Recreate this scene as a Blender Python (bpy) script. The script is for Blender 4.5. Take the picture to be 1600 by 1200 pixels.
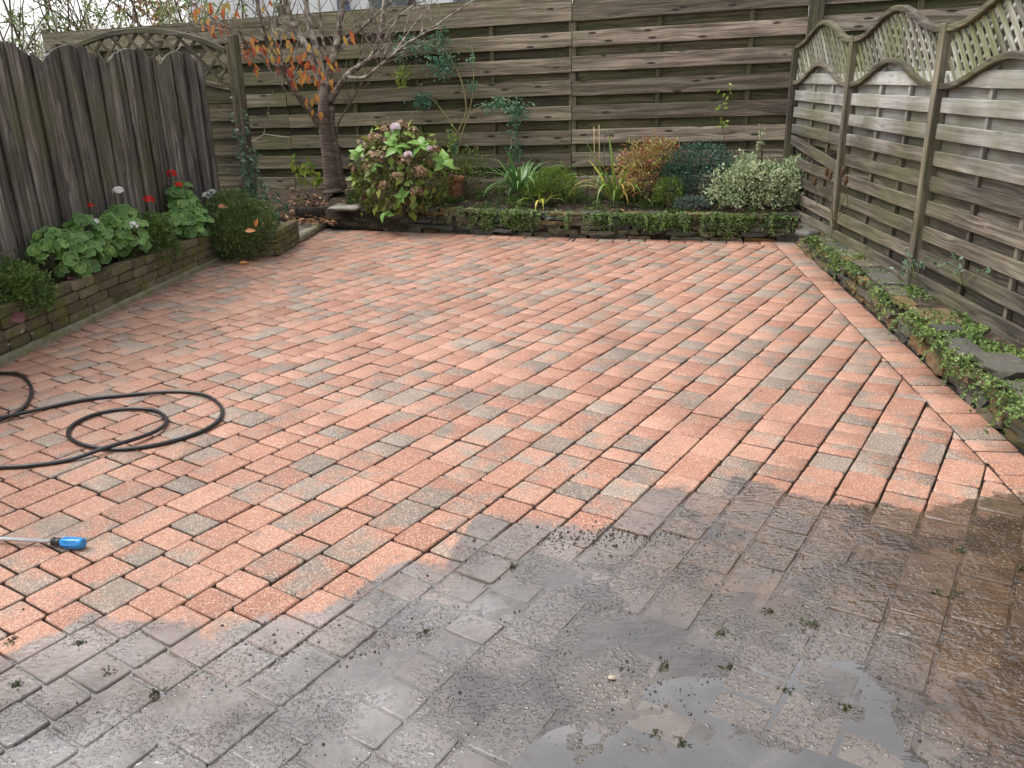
import bpy, bmesh, math, random
from mathutils import Vector, Matrix, noise as mnoise

for o in list(bpy.data.objects):
    bpy.data.objects.remove(o)
SC = bpy.context.scene
COL = SC.collection
rad = math.radians

# ------------------------------------------------------------------ camera
cam_d = bpy.data.cameras.new('camera')
cam = bpy.data.objects.new('camera', cam_d)
COL.objects.link(cam)
cam_d.sensor_width = 36.0
cam_d.lens = 1310.0 / 1600.0 * 36.0
cam_d.clip_start = 0.05
cam_d.clip_end = 400.0
_p, _r = rad(20.08), rad(-1.37)
_f = Vector((0, math.cos(_p), -math.sin(_p)))
_u0 = Vector((0, math.sin(_p), math.cos(_p)))
_r0 = Vector((1, 0, 0))
_rt = _r0 * math.cos(_r) + _u0 * math.sin(_r)
_up = -_r0 * math.sin(_r) + _u0 * math.cos(_r)
cam.matrix_world = Matrix(((_rt.x, _up.x, -_f.x, 0.0), (_rt.y, _up.y, -_f.y, 0.0), (_rt.z, _up.z, -_f.z, 1.6), (0, 0, 0, 1)))
SC.camera = cam

# ------------------------------------------------------------------ sky and sun (bright overcast, light from the left)
SUN_EL, SUN_AZ = 60.0, -82.0       # azimuth measured from +Y towards +X
world = bpy.data.worlds.new('World')
SC.world = world
world.use_nodes = True
wn = world.node_tree
wn.nodes.clear()
w_out = wn.nodes.new('ShaderNodeOutputWorld')
w_bg = wn.nodes.new('ShaderNodeBackground')
w_sky = wn.nodes.new('ShaderNodeTexSky')
w_sky.sky_type = 'NISHITA'
w_sky.sun_disc = False
w_sky.sun_elevation = rad(SUN_EL)
w_sky.sun_rotation = rad(SUN_AZ)
w_sky.air_density = 1.0
w_sky.dust_density = 3.0
w_sky.ozone_density = 1.0
w_hsv = wn.nodes.new('ShaderNodeHueSaturation')
w_hsv.inputs['Saturation'].default_value = 0.18
w_hsv.inputs['Value'].default_value = 1.0
wn.links.new(w_sky.outputs[0], w_hsv.inputs['Color'])
wn.links.new(w_hsv.outputs[0], w_bg.inputs['Color'])
w_bg.inputs['Strength'].default_value = 0.15
wn.links.new(w_bg.outputs[0], w_out.inputs['Surface'])
sun_d = bpy.data.lights.new('sun', 'SUN')
sun = bpy.data.objects.new('sun', sun_d)
COL.objects.link(sun)
sun_d.energy = 1.2
sun_d.angle = rad(45)
sun_d.color = (1.0, 0.97, 0.92)
_sd = Vector((math.sin(rad(SUN_AZ)) * math.cos(rad(SUN_EL)), math.cos(rad(SUN_AZ)) * math.cos(rad(SUN_EL)), math.sin(rad(SUN_EL))))
sun.rotation_euler = (-_sd).to_track_quat('-Z', 'Y').to_euler()
SC.view_settings.view_transform = 'Standard'
SC.view_settings.look = 'None'
SC.view_settings.exposure = 1.27
SC.view_settings.gamma = 1.0
SC.view_settings.use_curve_mapping = False
SC.render.engine = 'CYCLES'
SC.cycles.use_denoising = True
SC.cycles.use_adaptive_sampling = True
SC.cycles.adaptive_threshold = 0.03
SC.cycles.max_bounces = 4
SC.cycles.diffuse_bounces = 2
SC.cycles.glossy_bounces = 2
SC.cycles.transparent_max_bounces = 6

# ------------------------------------------------------------------ object helpers
def link(o, parent=None):
    COL.objects.link(o)
    if parent is not None:
        o.parent = parent
    return o

def tag(o, label=None, cat=None, group=None, kind=None):
    if label: o['label'] = label
    if cat: o['category'] = cat
    if group: o['group'] = group
    if kind: o['kind'] = kind
    return o

def thing(name, loc, label, cat, group=None):
    o = bpy.data.objects.new(name, None)
    o.empty_display_size = 0.1
    o.location = loc
    link(o)
    return tag(o, label, cat, group)

def mesh(name, vs, fs, mat=None, smooth=False, fcol=None):
    """fcol: list of (r,g,b,a) per face -> face-domain attribute 'tint'"""
    m = bpy.data.meshes.new(name)
    m.from_pydata([tuple(v) for v in vs], [], fs)
    if mat: m.materials.append(mat)
    if smooth:
        m.polygons.foreach_set('use_smooth', [True] * len(m.polygons))
    if fcol is not None:
        a = m.attributes.new('tint', 'FLOAT_COLOR', 'FACE')
        flat = []
        for c in fcol: flat.extend(c)
        a.data.foreach_set('color', flat)
    m.update()
    return m

def place(name, me, M=None, parent=None):
    """M is the world matrix; parents here are unrotated empties"""
    o = bpy.data.objects.new(name, me)
    link(o, parent)
    if M is not None:
        if parent is not None:
            M = Matrix.Translation(-world_loc(parent)) @ M
        o.matrix_basis = M
    elif parent is not None:
        o.matrix_basis = Matrix.Translation(-world_loc(parent))
    return o

def world_loc(o):
    p = Vector((0, 0, 0))
    while o is not None:
        p = p + o.location
        o = o.parent
    return p

def frame(p, x, y=None, z=None):
    x = Vector(x).normalized()
    if z is None:
        y = Vector(y); z = x.cross(y).normalized(); y = z.cross(x)
    else:
        z = Vector(z); y = z.cross(x).normalized(); z = x.cross(y)
    return Matrix(((x.x, y.x, z.x, p[0]), (x.y, y.y, z.y, p[1]), (x.z, y.z, z.z, p[2]), (0, 0, 0, 1)))

def catmull(pts, n=6):
    P = [Vector(p) for p in pts]
    P = [P[0] * 2 - P[1]] + P + [P[-1] * 2 - P[-2]]
    out = []
    for i in range(1, len(P) - 2):
        a, b, c, d = P[i - 1], P[i], P[i + 1], P[i + 2]
        for k in range(n):
            t = k / n
            out.append(0.5 * ((2 * b) + (c - a) * t + (2 * a - 5 * b + 4 * c - d) * t * t + (3 * b - a - 3 * c + d) * t ** 3))
    out.append(P[-2].copy())
    return out

def tube_into(vs, fs, pts, radii, sides=8, cap=True, fc=None, col=None):
    pts = [Vector(p) for p in pts]
    n = len(pts)
    if not hasattr(radii, '__len__'): radii = [radii] * n
    t0 = (pts[1] - pts[0]).normalized()
    ref = Vector((0, 0, 1)) if abs(t0.z) < 0.9 else Vector((1, 0, 0))
    u = t0.cross(ref).normalized()
    b0 = len(vs)
    for i in range(n):
        t = (pts[min(i + 1, n - 1)] - pts[max(i - 1, 0)])
        if t.length < 1e-9: t = t0.copy()
        t.normalize()
        u = (u - t * u.dot(t))
        if u.length < 1e-6: u = t.orthogonal()
        u.normalize()
        v = t.cross(u)
        for k in range(sides):
            a = 2 * math.pi * k / sides
            vs.append(pts[i] + (u * math.cos(a) + v * math.sin(a)) * radii[i])
    nf = len(fs)
    for i in range(n - 1):
        for k in range(sides):
            k2 = (k + 1) % sides
            fs.append((b0 + i * sides + k, b0 + i * sides + k2, b0 + (i + 1) * sides + k2, b0 + (i + 1) * sides + k))
    if cap:
        fs.append(tuple(b0 + k for k in range(sides))[::-1])
        fs.append(tuple(b0 + (n - 1) * sides + k for k in range(sides)))
    if fc is not None:
        fc.extend([col] * (len(fs) - nf))

def box_into(vs, fs, lo, hi):
    b = len(vs)
    for z in (lo[2], hi[2]):
        for x, y in ((lo[0], lo[1]), (hi[0], lo[1]), (hi[0], hi[1]), (lo[0], hi[1])):
            vs.append((x, y, z))
    for f in ((3, 2, 1, 0), (4, 5, 6, 7), (0, 1, 5, 4), (1, 2, 6, 5), (2, 3, 7, 6), (3, 0, 4, 7)):
        fs.append(tuple(b + i for i in f))

def fbm(x, y, z=0.0, s=1.0, oct_=3):
    a, f, t = 0.0, s, 0.0
    amp = 1.0
    for _ in range(oct_):
        a += amp * mnoise.noise((x * f, y * f, z * f + 7.3 * f)); t += amp
        f *= 2.1; amp *= 0.5
    return a / t

# ------------------------------------------------------------------ material helpers
class NT:
    def __init__(s, name):
        s.m = bpy.data.materials.new(name); s.m.use_nodes = True
        s.t = s.m.node_tree; s.t.nodes.clear()
        s.out = s.n('ShaderNodeOutputMaterial')
    def n(s, typ, **kw):
        nd = s.t.nodes.new(typ)
        for k, v in kw.items(): setattr(nd, k, v)
        return nd
    def l(s, a, b): s.t.links.new(a, b)
    def val(s, sock, v):
        if hasattr(v, 'is_linked') or isinstance(v, bpy.types.NodeSocket): s.l(v, sock)
        else: sock.default_value = v
    def math(s, op, a, b=0.0, clamp=False):
        nd = s.n('ShaderNodeMath', operation=op); nd.use_clamp = clamp
        s.val(nd.inputs[0], a); s.val(nd.inputs[1], b); return nd.outputs[0]
    def vmath(s, op, a, b=(0, 0, 0)):
        nd = s.n('ShaderNodeVectorMath', operation=op)
        s.val(nd.inputs[0], a); s.val(nd.inputs[1], b); return nd.outputs[0]
    def mix(s, fac, a, b, typ='MIX'):
        nd = s.n('ShaderNodeMixRGB', blend_type=typ)
        s.val(nd.inputs[0], fac)
        for i, v in ((1, a), (2, b)):
            if isinstance(v, tuple) and len(v) == 3: v = v + (1.0,)
            s.val(nd.inputs[i], v)
        return nd.outputs[0]
    def noise(s, vec, scale, detail=3.0, rough=0.55, dist=0.0, out=0):
        nd = s.n('ShaderNodeTexNoise'); s.val(nd.inputs['Vector'], vec)
        nd.inputs['Scale'].default_value = scale; nd.inputs['Detail'].default_value = min(detail, 3.0)
        nd.inputs['Roughness'].default_value = rough; nd.inputs['Distortion'].default_value = dist
        return nd.outputs[out]
    def voro(s, vec, scale, feature='F1', out='Distance', rnd=1.0, dim='3D'):
        nd = s.n('ShaderNodeTexVoronoi', feature=feature, voronoi_dimensions=dim); s.val(nd.inputs['Vector'], vec)
        nd.inputs['Scale'].default_value = scale; nd.inputs['Randomness'].default_value = rnd
        return nd.outputs[out]
    def ramp(s, fac, stops, interp='LINEAR'):
        nd = s.n('ShaderNodeValToRGB'); s.val(nd.inputs[0], fac)
        cr = nd.color_ramp; cr.interpolation = interp
        while len(cr.elements) < len(stops): cr.elements.new(0.5)
        for e, (p, c) in zip(cr.elements, stops):
            e.position = p; e.color = (c[0], c[1], c[2], 1.0) if not isinstance(c, (int, float)) else (c, c, c, 1.0)
        return nd.outputs[0]
    def step(s, v, lo, hi):
        nd = s.n('ShaderNodeMapRange', interpolation_type='SMOOTHSTEP')
        s.val(nd.inputs[0], v); s.val(nd.inputs[1], lo); s.val(nd.inputs[2], hi)
        nd.inputs[3].default_value = 0.0; nd.inputs[4].default_value = 1.0
        return nd.outputs[0]
    def bump(s, h, strength=0.4, dist=0.01, nrm=None):
        nd = s.n('ShaderNodeBump'); s.val(nd.inputs['Height'], h)
        s.val(nd.inputs['Strength'], strength); nd.inputs['Distance'].default_value = dist
        if nrm is not None: s.l(nrm, nd.inputs['Normal'])
        return nd.outputs[0]
    def bsdf(s, col, rough=0.7, nrm=None, spec=0.5, metal=0.0, translucent=0.0, coat=None):
        p = s.n('ShaderNodeBsdfPrincipled')
        if isinstance(col, tuple) and len(col) == 3: col = col + (1.0,)
        s.val(p.inputs['Base Color'], col); s.val(p.inputs['Roughness'], rough)
        s.val(p.inputs['Specular IOR Level'], spec); s.val(p.inputs['Metallic'], metal)
        if nrm is not None: s.l(nrm, p.inputs['Normal'])
        if coat is not None:
            s.val(p.inputs['Coat Weight'], coat); p.inputs['Coat Roughness'].default_value = 0.08; p.inputs['Coat IOR'].default_value = 1.6
            if nrm is not None: s.l(nrm, p.inputs['Coat Normal'])
        sh = p.outputs[0]
        if translucent > 0:
            tr = s.n('ShaderNodeBsdfTranslucent'); s.val(tr.inputs[0], col)
            mx = s.n('ShaderNodeMixShader'); mx.inputs[0].default_value = translucent
            s.l(sh, mx.inputs[1]); s.l(tr.outputs[0], mx.inputs[2]); sh = mx.outputs[0]
        s.l(sh, s.out.inputs['Surface'])
        return s.m
    def pos(s): return s.n('ShaderNodeNewGeometry').outputs['Position']
    def obj(s): return s.n('ShaderNodeTexCoord').outputs['Object']
    def sep(s, v):
        nd = s.n('ShaderNodeSeparateXYZ'); s.l(v, nd.inputs[0]); return nd.outputs
    def rnd(s): return s.n('ShaderNodeObjectInfo').outputs['Random']
    def attr(s, name='tint'):
        nd = s.n('ShaderNodeAttribute'); nd.attribute_name = name; return nd
    def mapping(s, vec, scale=(1, 1, 1), loc=(0, 0, 0)):
        nd = s.n('ShaderNodeMapping'); s.l(vec, nd.inputs[0])
        nd.inputs['Scale'].default_value = scale; nd.inputs['Location'].default_value = loc
        return nd.outputs[0]

def simple(name, col, rough=0.6, spec=0.5, metal=0.0, var=0.0, bumps=0.0, scale=30.0):
    t = NT(name)
    c = col
    n = None
    if var > 0 or bumps > 0:
        nz = t.noise(t.obj(), scale, 4.0)
        if var > 0:
            c = t.mix(nz, tuple(x * (1 - var) for x in col), tuple(min(1, x * (1 + var)) for x in col))
        if bumps > 0:
            n = t.bump(nz, bumps, 0.01)
    return t.bsdf(c, rough, n, spec, metal)

def wood_mat(name, dark, mid, light, algae=(0.10, 0.12, 0.03), algae_amt=0.3, algae_x=None, pale_top=None, rough=0.85, knots=0.6, stain=0.35):
    """weathered softwood; grain runs along local X, every board gets its own offset and tone"""
    t = NT(name)
    oc = t.obj(); r = t.rnd()
    off = t.n('ShaderNodeCombineXYZ'); t.l(t.math('MULTIPLY', r, 37.0), off.inputs[0]); t.l(t.math('MULTIPLY', r, 91.0), off.inputs[1]); t.l(t.math('MULTIPLY', r, 53.0), off.inputs[2])
    v = t.vmath('ADD', oc, off.outputs[0])
    blotch_ = t.noise(v, 2.1, 1.0)
    # knots: stretched cells
    kd = t.voro(t.mapping(v, (2.0, 8.0, 1.0)), 1.0, dim='2D')
    kn = t.math('MULTIPLY', t.step(kd, 0.12, 0.07), t.step(blotch_, 0.44, 0.5))
    warp = t.math('MULTIPLY', t.step(kd, 0.5, 0.0), 0.8)
    gv = t.mapping(v, (1.3, 34.0, 34.0))
    comb = t.n('ShaderNodeCombineXYZ'); t.l(warp, comb.inputs[1])
    gv = t.vmath('ADD', gv, comb.outputs[0])
    g1 = t.noise(gv, 1.0, 5.0, 0.62, 0.2)
    g2 = t.noise(t.mapping(v, (3.0, 150.0, 150.0)), 1.0, 3.0, 0.6)
    blotch = t.noise(v, 2.6, 4.0, 0.6)
    c = t.ramp(g1, [(0.28, tuple(x * 0.85 for x in dark)), (0.40, dark), (0.53, mid), (0.74, light)])
    c = t.mix(t.math('MULTIPLY', t.step(g2, 0.56, 0.38), 0.42), c, tuple(x * 0.40 for x in dark))
    tone = t.math('ADD', t.math('MULTIPLY', r, 0.75), 0.62)
    c = t.mix(1.0, c, t.n('ShaderNodeCombineXYZ').outputs[0], 'MULTIPLY') if False else c
    tn = t.n('ShaderNodeCombineColor'); [t.l(tone, tn.inputs[i]) for i in range(3)]
    c = t.mix(1.0, c, tn.outputs[0], 'MULTIPLY')
    c = t.mix(t.math('MULTIPLY', t.step(blotch, 0.42, 0.72), stain), c, tuple(x * 0.5 for x in dark))
    P = t.pos(); sp = t.sep(P)
    if pale_top:  # wood turns paler with height, broken up by noise and grain
        bz = t.step(t.math('ADD', sp[2], t.math('MULTIPLY', t.noise(P, 1.7, 3.0), 0.9)), pale_top[0], pale_top[1])
        c = t.mix(t.math('MULTIPLY', bz, t.math('ADD', 0.3, t.math('MULTIPLY', g1, 1.0))), c, pale_top[2])
    an = t.noise(P, 1.5, 5.0, 0.65)
    am = t.step(an, 0.42, 0.68)
    if algae_x:
        am = t.math('MULTIPLY', t.math('ADD', t.math('MULTIPLY', am, 0.6), 0.5), t.step(sp[0], algae_x[1], algae_x[0]))
    am = t.math('MULTIPLY', am, algae_amt, True)
    c = t.mix(am, c, algae)
    c = t.mix(t.math('MULTIPLY', kn, knots), c, (0.018, 0.013, 0.012))
    lich = t.step(t.noise(P, 34.0, 2.0, 0.5), 0.70, 0.76)
    c = t.mix(t.math('MULTIPLY', lich, 0.35), c, (0.34, 0.36, 0.26))
    h = t.math('ADD', t.math('MULTIPLY', g1, 0.6), t.math('MULTIPLY', g2, 0.5))
    h = t.math('SUBTRACT', h, t.math('MULTIPLY', kn, 0.3))
    return t.bsdf(c, rough, t.bump(h, 0.55, 0.006), 0.3)

LEAF_GAIN = 1.3
def leaf_mat(name, stops, rough=0.45, trans=0.22, spec=0.4, by='tint', vein=None):
    """colour varies leaf by leaf: per-face 'tint' or per-object random"""
    t = NT(name)
    if by == 'tint': f = t.attr().outputs['Fac']
    else: f = t.rnd()
    stops = [(p, tuple(min(0.85, x * LEAF_GAIN) for x in cc)) for p, cc in stops]
    c = t.ramp(f, stops)
    P = t.pos()
    c = t.mix(t.math('MULTIPLY', t.noise(P, 45.0, 2.0), 0.35), c, t.mix(1.0, c, (0.55, 0.62, 0.5), 'MULTIPLY'))
    if vein:
        oc = t.obj()
        if vein == 'zone':
            d = t.n('ShaderNodeVectorMath', operation='LENGTH'); t.l(oc, d.inputs[0])
            ring = t.math('MULTIPLY', t.step(d.outputs['Value'], 0.35, 0.6), t.step(d.outputs['Value'], 0.92, 0.7))
            c = t.mix(t.math('MULTIPLY', ring, 0.4), c, (0.025, 0.06, 0.02))
            c = t.mix(t.math('MULTIPLY', t.step(d.outputs['Value'], 0.9, 1.02), 0.35), c, (0.22, 0.34, 0.14))
        else:
            s3 = t.sep(oc)
            ay = t.math('ABSOLUTE', s3[1])
            rib = t.step(ay, 0.05, 0.0)
            w = t.math('SINE', t.math('MULTIPLY', t.math('SUBTRACT', s3[0], t.math('MULTIPLY', ay, 0.9)), 38.0))
            rib2 = t.math('MULTIPLY', t.step(w, 0.8, 1.0), 0.5)
            c = t.mix(t.math('MULTIPLY', t.math('MAXIMUM', rib, rib2), 0.4), c, t.mix(1.0, c, (1.9, 1.8, 1.5), 'MULTIPLY'))
    return t.bsdf(c, rough, None, spec, 0.0, trans)

# ------------------------------------------------------------------ dirty / clean front on the paving
EDGE = [(-2.4, 2.0), (-1.8, 2.05), (-1.551, 2.086), (-1.499, 2.207), (-1.446, 2.221), (-1.381, 2.319), (-1.295, 2.265), (-1.118, 2.258), (-0.917, 2.201), (-0.773, 2.261), (-0.61, 2.316), (-0.591, 2.479), (-0.459, 2.505), (-0.39, 2.584), (-0.252, 2.557), (-0.213, 2.684), (-0.138, 2.937), (-0.013, 2.84), (0.171, 2.831), (0.31, 2.752), (0.393, 2.845), (0.558, 3.105), (0.723, 3.068), (0.832, 3.034), (0.928, 3.204), (1.079, 3.078), (1.142, 2.99), (1.224, 2.932), (1.428, 2.906), (1.582, 2.863), (1.856, 2.981), (2.014, 2.946), (2.2, 2.95), (2.6, 2.9)]
def edge_y(x):
    for (x0, y0), (x1, y1) in zip(EDGE, EDGE[1:]):
        if x <= x1: return y0 + (y1 - y0) * max(0.0, (x - x0) / max(1e-6, x1 - x0))
    return EDGE[-1][1]

def dirt_mask(t, P, soft=0.03):
    sp = t.sep(P)
    xn = t.n('ShaderNodeMapRange'); t.l(sp[0], xn.inputs[0]); xn.inputs[1].default_value = -2.4; xn.inputs[2].default_value = 2.6
    fc = t.n('ShaderNodeFloatCurve'); t.l(xn.outputs[0], fc.inputs['Value'])
    cv = fc.mapping.curves[0]
    pts = [((x + 2.4) / 5.0, (y - 1.5) / 2.0) for x, y in EDGE]
    keep = [pts[0]]
    for p in pts[1:]:
        if p[0] - keep[-1][0] > 0.004: keep.append(p)
    cv.points[0].location = keep[0]; cv.points[1].location = keep[-1]
    for p in keep[1:-1]: cv.points.new(*p)
    for p in cv.points: p.handle_type = 'VECTOR'
    fc.mapping.update()
    yb = t.math('ADD', t.math('MULTIPLY', fc.outputs[0], 2.0), 1.5)
    n = t.math('ADD', t.math('MULTIPLY', t.math('SUBTRACT', t.noise(P, 8.0, 4.0, 0.7), 0.5), 0.24), t.math('MULTIPLY', t.math('SUBTRACT', t.noise(P, 45.0, 3.0, 0.6), 0.5), 0.08))
    d = t.math('SUBTRACT', t.math('ADD', yb, n), sp[1])
    return t.step(d, -soft, soft), d

def mud_look(t, P):
    sp = t.sep(P)
    # brown film on the right, grey silt on the left
    bn = t.noise(P, 2.2, 4.0, 0.6)
    bz = t.step(t.math('ADD', sp[0], t.math('MULTIPLY', t.math('SUBTRACT', bn, 0.5), 0.9)), 0.15, 0.75)
    # the pool at the front right is silty grey again
    pool = t.math('MULTIPLY', t.step(sp[1], 2.35, 2.0), t.step(sp[0], 1.25, 0.95))
    bz = t.math('MULTIPLY', bz, t.math('SUBTRACT', 1.0, pool))
    silt = t.ramp(t.noise(P, 3.0, 5.0, 0.65), [(0.36, (0.058, 0.050, 0.043)), (0.5, (0.125, 0.114, 0.106)), (0.64, (0.195, 0.180, 0.170))])
    brown = t.ramp(t.noise(P, 9.0, 4.0, 0.6), [(0.35, (0.070, 0.040, 0.016)), (0.6, (0.135, 0.084, 0.044)), (0.8, (0.20, 0.138, 0.088))])
    c = t.mix(bz, silt, brown)
    # soaked ground is darker than the drying silt at the left
    soak = t.step(t.math('ADD', sp[0], t.math('MULTIPLY', t.noise(P, 1.9, 3.0, 0.6), 1.6)), 0.1, 0.95)
    c = t.mix(t.math('MULTIPLY', soak, 0.85), c, t.mix(1.0, c, (0.50, 0.42, 0.34), 'MULTIPLY'))
    # clots of dark grit
    gr = t.math('MULTIPLY', t.step(t.noise(P, 6.0, 5.0, 0.7), 0.50, 0.66), t.step(t.noise(P, 70.0, 3.0, 0.7), 0.42, 0.62))
    c = t.mix(t.math('MULTIPLY', gr, 0.85), c, (0.022, 0.019, 0.017))
    # pale run-off lines left by the jet
    w = t.vmath('ADD', P, t.mapping(t.noise(P, 2.5, 3.0, 0.6, 0.0, 1), (0.5, 0.5, 0.0)))
    rn = t.math('ABSOLUTE', t.math('SUBTRACT', t.noise(t.mapping(w, (1.2, 2.6, 1.0)), 1.6, 3.0, 0.55), 0.5))
    ln = t.math('MULTIPLY', t.step(rn, 0.010, 0.0), t.step(t.noise(P, 2.3, 2.0), 0.52, 0.66))
    c = t.mix(t.math('MULTIPLY', ln, 0.30), c, (0.27, 0.245, 0.225))
    c = t.mix(t.math('MULTIPLY', t.step(t.noise(P, 1.3, 2.0), 0.5, 0.62), 0.35), c, t.mix(1.0, c, (0.62, 0.55, 0.48), 'MULTIPLY'))
    wet = t.step(t.noise(P, 2.2, 3.0, 0.6), 0.42, 0.58)
    rough = t.math('ADD', t.math('MULTIPLY', t.math('SUBTRACT', 1.0, wet), 0.24), 0.05)
    flow = t.noise(t.mapping(P, (26.0, 48.0, 20.0)), 1.0, 2.0, 0.6)
    blob = t.step(t.noise(P, 75.0, 1.5, 0.5), 0.53, 0.60)
    zone = t.step(t.noise(P, 3.6, 2.0), 0.42, 0.60)
    h = t.math('ADD', t.math('MULTIPLY', flow, t.math('ADD', 0.30, t.math('MULTIPLY', bz, 0.25))), t.math('MULTIPLY', blob, t.math('MULTIPLY', zone, 0.45)))
    h = t.math('ADD', h, t.math('MULTIPLY', t.noise(P, 20.0, 2.0, 0.6), 0.5))
    c = t.mix(t.math('MULTIPLY', t.math('MULTIPLY', blob, zone), 0.30), c, (0.045, 0.038, 0.034))
    return c, rough, h

def paver_material(name, dirty):
    t = NT(name)
    P = t.pos(); at = t.attr(); tc = t.sep(at.outputs['Vector'])
    off = t.n('ShaderNodeCombineXYZ'); t.l(t.math('MULTIPLY', tc[2], 40.0), off.inputs[0]); t.l(t.math('MULTIPLY', tc[2], 23.0), off.inputs[1]); t.l(t.math('MULTIPLY', tc[2], 71.0), off.inputs[2])
    v = t.vmath('ADD', P, off.outputs[0])
    red = t.ramp(tc[0], [(0.0, (0.245, 0.096, 0.058)), (0.5, (0.312, 0.138, 0.087)), (1.0, (0.358, 0.178, 0.120))])
    grey = t.ramp(tc[0], [(0.0, (0.115, 0.102, 0.088)), (1.0, (0.215, 0.185, 0.152))])
    gm = t.step(t.math('ADD', t.math('ADD', t.noise(v, 5.5, 3.0, 0.6), t.math('MULTIPLY', t.math('SUBTRACT', tc[1], 0.5), 0.5)), t.math('MULTIPLY', t.math('SUBTRACT', t.noise(P, 0.9, 2.0), 0.5), 0.35)), 0.50, 0.72)
    gm = t.math('MULTIPLY', gm, t.math('ADD', 0.65, t.math('MULTIPLY', t.noise(v, 40.0, 3.0, 0.7), 0.55)), True)
    c = t.mix(gm, red, grey)
    c = t.mix(t.math('MULTIPLY', t.step(t.noise(v, 9.0, 4.0, 0.65), 0.50, 0.75), 0.30), c, (0.20, 0.12, 0.085))
    # sandy aggregate
    sp1 = t.voro(P, 260.0, out='Color'); g1 = t.sep(sp1)
    c = t.mix(t.math('MULTIPLY', t.step(g1[0], 0.72, 0.80), 0.50), c, (0.62, 0.46, 0.34))
    c = t.mix(t.math('MULTIPLY', t.step(g1[1], 0.80, 0.88), 0.55), c, (0.10, 0.065, 0.05))
    # browner and darker towards the left wall
    sp = t.sep(P)
    left = t.step(t.math('ADD', sp[0], t.math('MULTIPLY', t.noise(P, 2.0, 3.0), 1.0)), -0.9, -2.6)
    c = t.mix(t.math('MULTIPLY', left, 0.30), c, (0.16, 0.105, 0.08))
    # grey-green grime collecting in patches, darker stains along edges
    st = t.step(t.noise(P, 3.3, 3.0, 0.68), 0.50, 0.68)
    c = t.mix(t.math('MULTIPLY', t.math('MULTIPLY', st, t.step(t.noise(P, 26.0, 3.0, 0.7), 0.40, 0.62)), 0.55), c, (0.145, 0.120, 0.090))
    # worn, dirty tone drifting across the yard
    c = t.mix(t.math('MULTIPLY', t.step(t.noise(P, 1.1, 3.0, 0.6), 0.42, 0.72), 0.42), c, t.mix(1.0, c, (0.62, 0.60, 0.58), 'MULTIPLY'))
    # soil smeared down the flanks in the joints
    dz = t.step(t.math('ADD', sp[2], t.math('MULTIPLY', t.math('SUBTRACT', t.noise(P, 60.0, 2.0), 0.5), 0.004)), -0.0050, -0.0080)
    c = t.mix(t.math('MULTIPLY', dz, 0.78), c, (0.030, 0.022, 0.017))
    # splashes of mud on the clean part
    spl = t.math('MULTIPLY', t.step(t.noise(P, 11.0, 5.0, 0.72), 0.60, 0.70), t.step(sp[1], 4.6, 2.6))
    c = t.mix(t.math('MULTIPLY', spl, 0.60), c, (0.10, 0.085, 0.07))
    if not dirty:
        hb = t.math('ADD', t.math('MULTIPLY', t.noise(P, 170.0, 2.0, 0.7), 0.5), t.math('MULTIPLY', t.noise(P, 22.0, 2.0), 0.6))
        return t.bsdf(c, 0.6, t.bump(hb, 0.55, 0.004), 0.5)
    mk, d = dirt_mask(t, P)
    mc, mr, mh = mud_look(t, P)
    # thin film lets the brick through close to the edge and here and there
    film = t.math('MULTIPLY', mk, t.math('ADD', 0.80, t.math('MULTIPLY', t.step(d, 0.05, 0.5), 0.17)))
    col = t.mix(film, c, mc)
    # water drains off the sloping arrises and leaves them gritty
    flat = t.step(t.sep(t.n('ShaderNodeNewGeometry').outputs['True Normal'])[2], 0.93, 0.985)
    rgh = t.mix(mk, t.mix(t.noise(P, 3.0, 3.0), (0.45,) * 3, (0.8,) * 3), t.math('ADD', mr, t.math('MULTIPLY', t.math('SUBTRACT', 1.0, flat), 0.45)))
    hb = t.math('ADD', t.math('MULTIPLY', t.noise(P, 170.0, 4.0, 0.7), 0.5), t.math('MULTIPLY', t.noise(P, 22.0, 3.0), 0.6))
    b1 = t.bump(hb, t.math('MULTIPLY', t.math('SUBTRACT', 1.0, mk), 0.55), 0.004)
    b2 = t.bump(mh, t.math('MULTIPLY', mk, 0.9), 0.008, b1)
    return t.bsdf(col, rgh, b2, t.math('ADD', 0.5, t.math('MULTIPLY', mk, 0.3)), 0.0, 0.0, t.math('MULTIPLY', t.math('MULTIPLY', mk, flat), t.math('ADD', 0.15, t.math('MULTIPLY', t.step(sp[0], -1.0, 0.2), 0.85))))
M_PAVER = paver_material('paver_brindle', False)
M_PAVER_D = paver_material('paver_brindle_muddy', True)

def mud_material():
    t = NT('mud_slurry')
    P = t.pos()
    mc, mr, mh = mud_look(t, P)
    mc = t.mix(1.0, mc, (0.72, 0.68, 0.62), 'MULTIPLY')
    return t.bsdf(mc, t.math('MULTIPLY', mr, 0.8), t.bump(mh, 0.9, 0.008), 0.9, 0.0, 0.0, 0.8)
M_MUD = mud_material()

def water_material():
    t = NT('silty_water')
    P = t.pos()
    c = t.ramp(t.noise(P, 2.4, 4.0, 0.6, 1.2), [(0.3, (0.034, 0.029, 0.025)), (0.55, (0.056, 0.050, 0.046)), (0.75, (0.105, 0.092, 0.080))])
    rp = t.math('ADD', t.noise(t.mapping(P, (9.0, 22.0, 9.0)), 1.0, 3.0, 0.5), t.math('MULTIPLY', t.noise(P, 6.0, 2.0), 1.2))
    return t.bsdf(c, 0.045, t.bump(rp, 0.22, 0.01), 1.0, 0.0, 0.0, 1.0)
M_WATER = water_material()

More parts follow.
